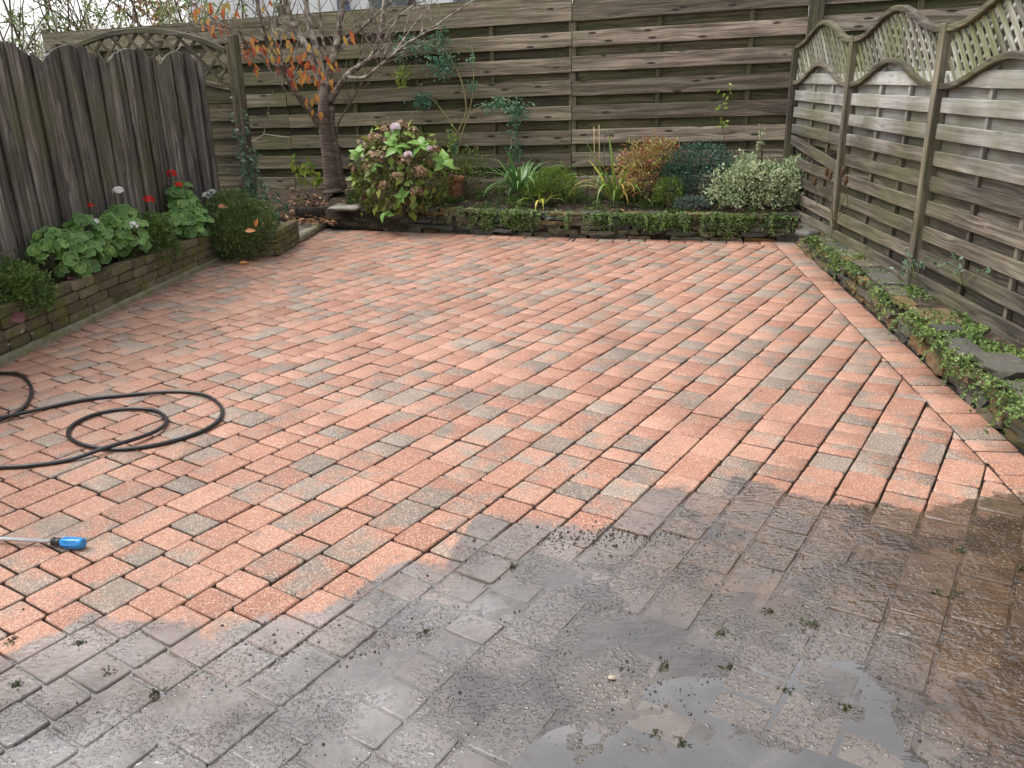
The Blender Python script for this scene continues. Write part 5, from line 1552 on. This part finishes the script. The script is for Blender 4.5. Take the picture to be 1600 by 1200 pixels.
creep([(2.76, 7.7, 0), (2.63, 6.4, 0), (2.42, 4.75, 0), (2.24, 3.39, 0), (2.03, 1.6, 0)], 12000, 0.42, 0.185, 0.13, 0.022, lambda u: 0.45, 0.80, 0.8)
strands([(2.76, 7.7, 0), (2.62, 6.4, 0), (2.41, 4.75, 0), (2.23, 3.39, 0), (2.02, 1.6, 0)], 45, 0.19, r)
o = lb.build('ground_cover', ML_COVER)
tag(o, 'creeping green ground cover over the stone wall at the right', 'ground cover', kind='stuff')
for lab, c in (('small leafy seedling at the foot of the third right fence post', (2.75, 5.557, 0.305)), ('tiny seedling growing through the right fence slats', (2.743, 4.963, 0.409))):
    t = thing('seedling', c, lab, 'plant'); lb = LB(); paths = []
    b = Vector(c)
    for k in range(5):
        e = b + Vector((r.gauss(-0.06, 0.05), r.gauss(0, 0.10), r.uniform(0.03, 0.16))); paths.append(([b - UP * 0.05, b.lerp(e, .6), e], 0.003, 0.0015))
        for q in range(6): lb.add(b.lerp(e, r.uniform(.5, 1)) + rdir(r) * .015, rdir(r), UP + rdir(r) * .5, 0.035, 0.024, r.random(), 0.2)
    lb.build('leaves', ML_IVY, t); stems_mesh('stems', M_STEM, paths, t, 4)

# self-sown low growth over the soil of the back bed
lb = LB(); k = 0
while k < 5200:
    x = r.uniform(-1.9, 2.85); y = wall_y(x) + r.uniform(0.08, 1.0) * (fence_y(x) - wall_y(x) - 0.05)
    cl = mnoise.noise((x * 2.6, y * 2.6, 13.0)) + 0.6 * mnoise.noise((x * 8.0, y * 8.0, 17.0))
    if cl < r.uniform(0.0, 0.5): continue
    h = 0.02 + 0.22 * max(0.0, cl - 0.15) * r.random()
    lb.add(Vector((x, y, soil_z(x, y) + h)), rdir(r) + UP * 0.5, UP + rdir(r) * 0.8, r.uniform(0.025, 0.06), r.uniform(0.008, 0.022), min(1, max(0, 0.4 + 0.5 * mnoise.noise((x * 3, y * 3, 40.0)) + r.uniform(-.3, .3))), 0.25)
    k += 1
o = lb.build('low_weeds', ML_COVER)
tag(o, 'low mixed weeds covering the soil of the back flower bed', 'weeds', kind='stuff')
# fallen leaves: a drift below the tree, then single ones
lb = LB()
for k in range(340):
    x = -1.95 - abs(r.gauss(0, 0.55)); y = 9.55 + abs(r.gauss(0.3, 0.45))
    if x < -3.1: continue
    if y > fence_y(x) - 0.05: continue
    v = (y - 9.88) / max(0.2, fence_y(x) - 9.88)
    z = 0.075 + 0.24 * min(1, max(0, v) * 1.6) + r.uniform(0.01, 0.03)
    lb.add(Vector((x, y, z)), Vector((r.uniform(-1, 1), r.uniform(-1, 1), r.uniform(-0.1, 0.2))), UP + rdir(r) * 0.35, r.uniform(0.05, 0.10), r.uniform(0.03, 0.05), r.random(), r.uniform(-0.2, 0.3))
for k in range(60):
    x = r.uniform(-2.2, 2.6); y = wall_y(x) + r.uniform(0.1, 0.7)
    lb.add(Vector((x, y, soil_z(x, y) + 0.03)), Vector((r.uniform(-1, 1), r.uniform(-1, 1), 0.1)), UP + rdir(r) * 0.5, r.uniform(0.04, 0.09), r.uniform(0.02, 0.045), r.random(), 0.2)
o = lb.build('leaf_litter', ML_LITTER)
tag(o, 'drift of orange and brown fallen leaves under the tree', 'leaf litter', kind='stuff')
LTR = [leaf_mesh('fallen_leaf', leaf_mat('single_fallen_leaf_%d' % k, [(0.0, c), (1.0, c)], 0.5, 0.1, 0.4, 'rnd', 'rib'), 6, 0.27, 0.2, 0.3, 0.42, 0.02, k) for k, c in enumerate(((0.095, 0.030, 0.036), (0.42, 0.17, 0.055), (0.30, 0.10, 0.05)))]
def fallen(lab, p, s, me, d, up): 
    o = place('fallen_leaf', me, frame(p, d, z=up) @ Matrix.Diagonal((s, s, s, 1))); tag(o, lab, 'leaf')
fallen('large dark red fallen leaf lying against the left wall', (-3.077, 5.015, 0.257), 0.15, LTR[0], (0.15, 1, 0.12), (1, -0.45, 0.4))
fallen('left one of two orange leaves caught on the cushion shrub', (-2.475, 7.92, 0.3), 0.10, LTR[1], (1, 0, 0.1), (0, -1, 0.8))
fallen('right one of two orange leaves caught on the cushion shrub', (-2.377, 7.93, 0.332), 0.09, LTR[1], (0.3, -0.2, 0.8), (0, -1, 0.5))
fallen('brown leaf resting high on the cushion shrub', (-2.744, 8.05, 0.52), 0.10, LTR[2], (1, 0.1, -0.1), (0, -1, 0.8))
fallen('orange leaf on the paving at the foot of the cushion shrub', (-2.547, 7.85, 0.012), 0.09, LTR[1], (1, 0.4, 0.1), (0, -0.6, 1))
fallen('small red leaf tucked behind the top of the left wall', (-3.123, 5.841, 0.329), 0.09, LTR[0], (0.1, 1, 0.1), (0.6, 0, 1))
fallen('dry leaf lying on the paving in the far middle', (-0.044, 7.783, 0.008), 0.07, LTR[2], (1, 0.1, 0.1), (0, 0, 1))

# crumbs of mud
M_CRUMB = simple('wet_grit', (0.030, 0.025, 0.021), 0.35, 0.5, 0.0, 0.5, 0.3, 90.0)
vs, fs = [], []
def crumb(x, y, s):
    b = len(vs); h = s * r.uniform(0.5, 0.9)
    ring = [(x + s * math.cos(a + r.uniform(-.3, .3)) * r.uniform(.7, 1.1), y + s * math.sin(a) * r.uniform(.7, 1.1)) for a in (0, 1.26, 2.5, 3.77, 5.0)]
    for px_, py_ in ring: vs.append((px_, py_, -0.002))
    for px_, py_ in ring: vs.append((x + (px_ - x) * 0.75, y + (py_ - y) * 0.75, h * 0.8))
    vs.append((x + r.uniform(-.2, .2) * s, y, h + 0.001))
    for k in range(5):
        k2 = (k + 1) % 5
        fs.append((b + k, b + k2, b + 5 + k2, b + 5 + k)); fs.append((b + 5 + k, b + 5 + k2, b + 10))
for k in range(9000):
    x = r.uniform(-1.9, 2.1); y = r.uniform(1.2, 3.2)
    if y > edge_y(x) - 0.02: continue
    cl = fbm(x, y, 3.0, 2.0, 3)
    if cl < r.uniform(-0.35, 0.55): continue
    crumb(x, y, min(0.006, 0.0012 + r.expovariate(1 / 0.0009)))
for cx, cy, sx, sy, n in ((0.32, 2.72, 0.22, 0.05, 420), (0.30, 1.85, 0.13, 0.09, 260), (-0.75, 2.12, 0.12, 0.10, 240), (0.9, 2.0, 0.25, 0.2, 120)):
    for k in range(n):
        crumb(r.gauss(cx, sx), r.gauss(cy, sy), min(0.008, 0.0014 + r.expovariate(1 / 0.0014)))
for k in range(130):
    x = r.uniform(-2.3, 2.1); y = r.uniform(2.2, 5.0)
    crumb(x, y, r.uniform(0.0015, 0.0045))
o = place('mud_crumbs', mesh('mud_crumbs', vs, fs, M_CRUMB, True))
tag(o, 'dark crumbs of grit and mud scattered over the wet pavers', 'grit', kind='stuff')

ML_WEED = leaf_mat('muddy_weed', [(0.0, (0.030, 0.034, 0.012)), (0.5, (0.055, 0.070, 0.020)), (1.0, (0.10, 0.13, 0.035))])
# weeds left standing in the joints
WD = [(0.418, 1.977, 0.0), (0.602, 1.965, 0.0), (0.728, 1.873, 0.0), (0.904, 2.162, 0.0), (0.869, 1.793, 0.0), (0.619, 2.126, 0.0), (1.71, 2.431, 0.0), (1.564, 2.56, 0.0), (1.418, 2.294, 0.0), (1.362, 2.307, 0.0), (-0.287, 2.167, 0.0), (-1.563, 2.178, 0.0), (-1.439, 1.969, 0.0), (-1.194, 2.016, 0.0), (-1.344, 2.154, -0.0), (-1.024, 1.915, 0.0), (0.41, 1.689, 0.0), (-0.015, 2.526, 0.0), (0.791, 2.233, 0.0), (0.351, 1.724, 0.0)]
WN = ['weed tuft beside the grit patch in the middle of the mud', 'weed tuft in the mud just right of the grit patch', 'weed tuft at the left corner of the pitted paver', 'weed tuft in the joint above the pale wet paver', 'weed tuft at the right corner of the pitted paver', 'tiny bright weed in the mud above the puddle', 'weed at the right edge of the brown wet pavers', 'upper of two weeds in a joint at the far right', 'lower of two weeds in a joint at the far right', 'weed in the brown joint left of the pair at the right', 'lone weed in the grey mud near the middle', 'mossy weed at the left edge where clean meets muddy', 'long weed in the joint at the lower left edge', 'weed between two muddy pavers at lower left', 'small weed on the dirty edge at lower left', 'lowest weed between muddy pavers at lower left', 'weed standing by the puddle at the bottom', 'weed under the dark ridge of grit', 'weed left of the pale wet paver', 'smallest weed beside the puddle at the bottom']
for (p, lab) in zip(WD, WN):
    p = Vector(p); lb = LB()
    for k in range(26):
        a = r.uniform(0, 6.28); e = Vector((math.cos(a), math.sin(a), r.uniform(0.2, 1.2)))
        lb.add(p + Vector((r.gauss(0, 0.010), r.gauss(0, 0.008), 0.0)), e, UP + rdir(r) * .5, r.uniform(0.006, 0.017), r.uniform(0.0025, 0.006), r.random() * 0.45, 0.3)
    o = lb.build('weed_tuft', ML_WEED); tag(o, lab, 'weed', 'weeds left in the paving joints')
pb = stone_mesh('pebble', simple('tan_pebble', (0.30, 0.25, 0.18), 0.5, 0.4, 0, 0.3, 0.2), 900, 3, 3, 3, 0.06, 0.5)
tag(place('pebble', pb, Matrix.Translation(Vector((0.251, 1.932, 0.002))) @ Matrix.Diagonal((0.022, 0.016, 0.010, 1))), 'small tan pebble lying in the grit patch', 'pebble')

# ------------------------------------------------------------------ hose and lance
M_HOSE = simple('black_rubber', (0.012, 0.012, 0.013), 0.38, 0.5, 0.0, 0.3, 0.08, 70.0)
z = 0.012
h1 = [(-3.634, 4.198, 0.012), (-3.52, 4.589, 0.012), (-3.27, 4.727, 0.012), (-3.053, 4.746, 0.012), (-2.914, 4.702, 0.012), (-2.781, 4.559, 0.012), (-2.669, 4.375, 0.012), (-2.605, 4.196, 0.012), (-2.6, 4.051, 0.012), (-2.652, 3.951, 0.012)]
h2 = [(-2.78, 3.869, 0.012), (-2.947, 3.738, 0.012), (-3.133, 3.826, 0.012), (-3.002, 3.915, 0.012), (-2.788, 3.935, 0.012)]
h3 = [(-2.626, 3.992, 0.012), (-2.499, 4.125, 0.012), (-2.323, 4.254, 0.012), (-2.108, 4.317, 0.012), (-1.874, 4.351, 0.012), (-1.694, 4.299, 0.012), (-1.561, 4.156, 0.012), (-1.496, 4.016, 0.012), (-1.484, 3.888, 0.012), (-1.531, 3.761, 0.012), (-1.62, 3.667, 0.012), (-1.745, 3.601, 0.012), (-1.874, 3.587, 0.012), (-2.005, 3.631, 0.012), (-2.113, 3.704, 0.012), (-2.181, 3.793, 0.012), (-2.209, 3.916, 0.012), (-2.157, 4.041, 0.012), (-2.035, 4.104, 0.012), (-1.893, 4.086, 0.012), (-1.79, 4.0, 0.012), (-1.743, 3.904, 0.012), (-1.741, 3.79, 0.012), (-1.792, 3.677, 0.012)]
h4 = [(-1.898, 3.574, 0.012), (-2.018, 3.483, 0.012), (-2.165, 3.431, 0.012), (-2.302, 3.419, 0.012), (-2.646, 3.418, 0.012), (-3.147, 3.399, 0.012)]
hp = [Vector(p) for p in h1 + h2 + h3 + h4]
nh3 = len(h1) + len(h2) + len(h3)
for i in (nh3 - 1, nh3, nh3 - 2): hp[i].z = 0.026 if i != nh3 - 2 else 0.018
for i in (len(h1) + 4, len(h1) + 5): hp[i].z = 0.024
vs, fs = [], []
tube_into(vs, fs, catmull(hp, 8), 0.0098, 12)
hose = place('hose', mesh('hose', vs, fs, M_HOSE, True)); tag(hose, 'black pressure washer hose lying in loops on the left pavers', 'hose')
# lance
M_STEEL = simple('dull_steel', (0.52, 0.52, 0.52), 0.35, 0.5, 0.85, 0.2, 0.1, 40.0)
M_BLACKP = simple('black_plastic', (0.015, 0.015, 0.015), 0.5)
M_BLUE = simple('blue_plastic', (0.020, 0.20, 0.48), 0.42, 0.5, 0.0, 0.25, 0.1, 60.0)
a = Vector((-2.629, 2.864, 0.018)); b = Vector((-1.713, 2.735, 0.022)); c = Vector((-1.678, 2.722, 0.026)); d = Vector((-1.589, 2.708, 0.026))
lance = thing('spray_lance', (b.x, b.y, 0), 'steel pressure washer lance with blue nozzle lying on the pavers', 'spray lance')
vs, fs = [], []; tube_into(vs, fs, [a, b], 0.0075, 12); place('tube', mesh('tube', vs, fs, M_STEEL, True), None, lance)
vs, fs = [], []; x = (d - c).normalized()
tube_into(vs, fs, [b - x * 0.008, b - x * 0.004, b + x * 0.004, b + x * 0.006, b + x * 0.012, c], [0.010, 0.0165, 0.0165, 0.012, 0.015, 0.015], 14); place('collar', mesh('collar', vs, fs, M_BLACKP, True), None, lance)
vs, fs = [], []
L = (d - c).length
tube_into(vs, fs, [c, c + x * L * 0.06, c + x * L * 0.35, c + x * L * 0.42, c + x * L * 0.85, c + x * L, c + x * L * 1.0], [0.013, 0.0175, 0.0185, 0.0195, 0.0205, 0.0180, 0.010], 16)
noz = place('nozzle', mesh('nozzle', vs, fs, M_BLUE, True), None, lance)
for k in range(8):
    q = k * math.pi / 4; u = x.orthogonal().normalized(); w = x.cross(u); o_ = (u * math.cos(q) + w * math.sin(q)) * 0.0195
    vs, fs = [], []; tube_into(vs, fs, [c + x * L * 0.15 + o_, c + x * L * 0.8 + o_ * 1.03], 0.0022, 6); place('grip_rib', mesh('grip_rib', vs, fs, M_BLUE, True), None, noz)

# ------------------------------------------------------------------ pots, wire hoop, canes
M_TERRA = stone_mat('terracotta', [(0.0, (0.26, 0.105, 0.060)), (1.0, (0.30, 0.13, 0.075))], 0.2, 0.85, (0.06, 0.07, 0.03), 0.2)
def pot(lab, base, R, H):
    b = Vector(base); t = thing('terracotta_pot', b, lab, 'plant pot')
    prof = [(0.68, 0), (0.90, 0.78), (0.92, 0.80), (1.06, 0.80), (1.08, 0.82), (1.08, 0.97), (1.05, 1.0), (0.92, 1.0), (0.90, 0.90)]
    vs, fs = [], []; n = 28
    for rr, zz in prof:
        for k in range(n): vs.append((b.x + R * rr * math.cos(2 * math.pi * k / n), b.y + R * rr * math.sin(2 * math.pi * k / n), b.z + H * zz))
    for i in range(len(prof) - 1):
        for k in range(n): fs.append((i * n + k, i * n + (k + 1) % n, (i + 1) * n + (k + 1) % n, (i + 1) * n + k))
    place('pot', mesh('pot', vs, fs, M_TERRA, True), None, t)
    vs = [(b.x + R * 0.9 * math.cos(2 * math.pi * k / n), b.y + R * 0.9 * math.sin(2 * math.pi * k / n), b.z + H * 0.9) for k in range(n)]
    place('soil', mesh('soil', vs, [tuple(range(n))], M_SOIL), None, t)
pot('terracotta pot partly hidden behind the hydrangea', (-0.601, 9.883, 0.326), 0.105, 0.22)
pot('terracotta pot whose rim shows above the variegated shrub', (2.62, 8.98, 0.30), 0.10, 0.36)
hoop = thing('wire_hoop', (1.067, 9.346, 0.398), 'thin black wire plant hoop above the iris', 'plant support')
hc_ = Vector((1.012, 9.365, 0.998)); pts = [hc_ + Vector((0.14 * math.cos(a), 0.14 * math.sin(a), 0)) for a in [k * 2 * math.pi / 28 for k in range(29)]]
vs, fs = [], []; tube_into(vs, fs, pts, 0.003, 6); place('ring', mesh('ring', vs, fs, M_BLACKP, True), None, hoop)
for k in (3, 12, 22):
    vs, fs = [], []; tube_into(vs, fs, [pts[k], Vector((pts[k].x, pts[k].y, 0.25))], 0.003, 6); place('leg', mesh('leg', vs, fs, M_BLACKP, True), None, hoop)
M_CANE = simple('bamboo_cane', (0.40, 0.30, 0.16), 0.6, 0.3, 0, 0.3)
for lab, a, b in (('left one of two thin canes standing in the iris', (0.95, 9.366, 0.398), (0.943, 9.369, 1.085)), ('right one of two thin canes standing in the iris', (1.004, 9.347, 0.399), (0.995, 9.35, 1.104))):
    vs, fs = [], []; tube_into(vs, fs, [Vector(a) - UP * 0.05, Vector(a).lerp(Vector(b), 0.5) + Vector((0.004, 0, 0)), b], 0.004, 6)
    tag(place('cane', mesh('cane', vs, fs, M_CANE, True)), lab, 'cane')

# ------------------------------------------------------------------ beyond the fences
M_RENDER = simple('white_render', (0.78, 0.78, 0.77), 0.8, 0.3, 0, 0.05, 0.1, 8.0)
M_ROOF = simple('roof_slate', (0.10, 0.10, 0.11), 0.7, 0.3, 0, 0.3, 0.3, 6.0)
M_FRAME = simple('grey_window_frame', (0.16, 0.17, 0.18), 0.5)
M_GLASS = simple('window_glass', (0.030, 0.045, 0.042), 0.05, 0.8)
M_PIPE = simple('blue_pipe', (0.045, 0.075, 0.16), 0.4)
house = thing('house', (-3.0, 18.0, -0.07), 'white rendered house behind the back fence', 'house')
def hbox(name, lo, hi, mat, parent=house):
    vs, fs = [], []; box_into(vs, fs, lo, hi); return place(name, mesh(name, vs, fs, mat), None, parent)
hbox('wall', (-6.2, 18.0, -0.07), (0.6, 24.0, 4.6), M_RENDER)
vs = [(-6.5, 17.6, 4.5), (0.9, 17.6, 4.5), (0.9, 24.4, 4.5), (-6.5, 24.4, 4.5), (-6.5, 21, 7.0), (0.9, 21, 7.0)]
place('roof', mesh('roof', vs, [(0, 1, 5, 4), (2, 3, 4, 5), (0, 4, 3), (1, 2, 5), (3, 2, 1, 0)], M_ROOF), None, house)
for x0, x1, z0, z1 in ((-2.55, -1.75, 2.75, 3.9), (-5.2, -4.2, 3.7, 4.3), (-0.9, -0.2, 1.2, 3.2)):
    w = hbox('window', (x0 - 0.07, 17.93, z0 - 0.07), (x1 + 0.07, 18.02, z1 + 0.07), M_FRAME)
    xm = (x0 + x1) / 2
    for xa, xb in ((x0, xm - 0.03), (xm + 0.03, x1)): hbox('pane', (xa, 17.915, z0), (xb, 17.935, z1), M_GLASS, w)
    hbox('sill', (x0 - 0.15, 17.86, z0 - 0.15), (x1 + 0.15, 18.0, z0 - 0.075), M_RENDER, w)
for x in (-3.18, -3.05):
    vs, fs = [], []; tube_into(vs, fs, [(x, 17.93, 0), (x, 17.93, 4.5)], 0.055, 10); place('downpipe', mesh('downpipe', vs, fs, M_PIPE, True), None, house)

def wild(name, label, cat, centre, size, nst, r, leafmat, nleaf, ls, lw, stem=(0.016, 0.004), stemmat=None, clump=0.5, upr=0.5, tint=(0, 1)):
    t = thing(name, centre, label, cat); c = Vector(centre)
    paths = []; lb = LB(); anch = []
    for k in range(nst):
        b = c + Vector((r.uniform(-1, 1) * size[0], r.uniform(-1, 1) * size[1], 0))
        h = size[2] * r.uniform(0.5, 1.05)
        d = Vector((r.gauss(0, 0.5), r.gauss(0, 0.4), upr + r.random())).normalized()
        pts = [b]; p = b.copy()
        for i in range(7):
            d = (d + rdir(r) * 0.28 + (UP * 0.05 if upr > 0.6 else -UP * 0.03 * i)).normalized(); p = p + d * (h / 7) * r.uniform(0.8, 1.25); pts.append(p.copy())
        paths.append((pts, stem[0] * r.uniform(0.5, 1.2), stem[1]))
        anch += pts[2:]
        for q in range(4):
            j = r.randrange(2, 7); e = (rdir(r) + UP * 0.2).normalized(); L = r.uniform(0.25, 0.8)
            pp = [pts[j], pts[j] + e * L * 0.5 + rdir(r) * 0.05, pts[j] + e * L]; paths.append((pp, stem[0] * 0.4, 0.002)); anch += pp[1:]
    for k in range(nleaf):
        a = r.choice(anch); cl = mnoise.noise((a.x * 1.4, a.y * 1.4, a.z * 1.4 + 3))
        if cl < r.uniform(-0.9, 0.6) * clump: continue
        lb.add(a + rdir(r) * r.uniform(0, 0.14), rdir(r) - UP * 0.3, UP + rdir(r) * 0.8, ls * r.uniform(0.6, 1.3), lw * r.uniform(0.7, 1.2), tint[0] + (tint[1] - tint[0]) * r.random(), 0.2)
    stems_mesh('branches', stemmat or M_TWIG, paths, t, 5); lb.build('leaves', leafmat, t)
    return t
M_PALE = simple('pale_twig', (0.30, 0.27, 0.22), 0.8, 0.2, 0, 0.3)
r = random.Random(31)
wild('bramble_thicket', 'tangle of bare pale stems behind the left fence', 'thicket', (-6.3, 12.6, -0.07), (1.5, 0.9, 3.8), 170, r, ML_COVER, 2600, 0.05, 0.03, (0.016, 0.004), M_PALE, 0.5, 0.35, (0.3, 1.0))
wild('hedge_tree', 'thin branched grey green tree beyond the left corner', 'tree', (-7.6, 17.5, -0.07), (2.8, 1.2, 5.5), 80, r, ML_COVER, 16000, 0.07, 0.045, (0.035, 0.006), None, 0.5, 0.8, (0.4, 1.0))
wild('autumn_tree', 'orange leaved tree beyond the arched panel', 'tree', (-6.2, 19.0, -0.07), (1.1, 1.0, 5.0), 30, r, ML_LITTER, 12000, 0.09, 0.06, (0.04, 0.008), None, 0.5, 0.9, (0.55, 1.0))
wild('bamboo', 'bright green bamboo clump above the back fence left of the tree', 'bamboo', (-5.0, 13.6, -0.07), (0.9, 0.4, 3.3), 46, r, ML_LIME, 7000, 0.13, 0.022, (0.012, 0.006), M_STEM, 0.15, 1.2, (0.3, 1.0))
wild('hedge_tree', 'dense green tree beyond the far left', 'tree', (-10.5, 15.5, -0.07), (1.8, 1.5, 5.0), 40, r, ML_SMALL, 9000, 0.07, 0.05, (0.03, 0.006), None, 0.4, 0.8, (0.2, 1.0))
wild('hedge_tree', 'dark green hedge beyond the right fence', 'hedge', (6.6, 8.0, -0.07), (1.4, 3.4, 3.4), 60, r, ML_DARK, 9000, 0.08, 0.05, (0.02, 0.005), None, 0.2, 0.9)
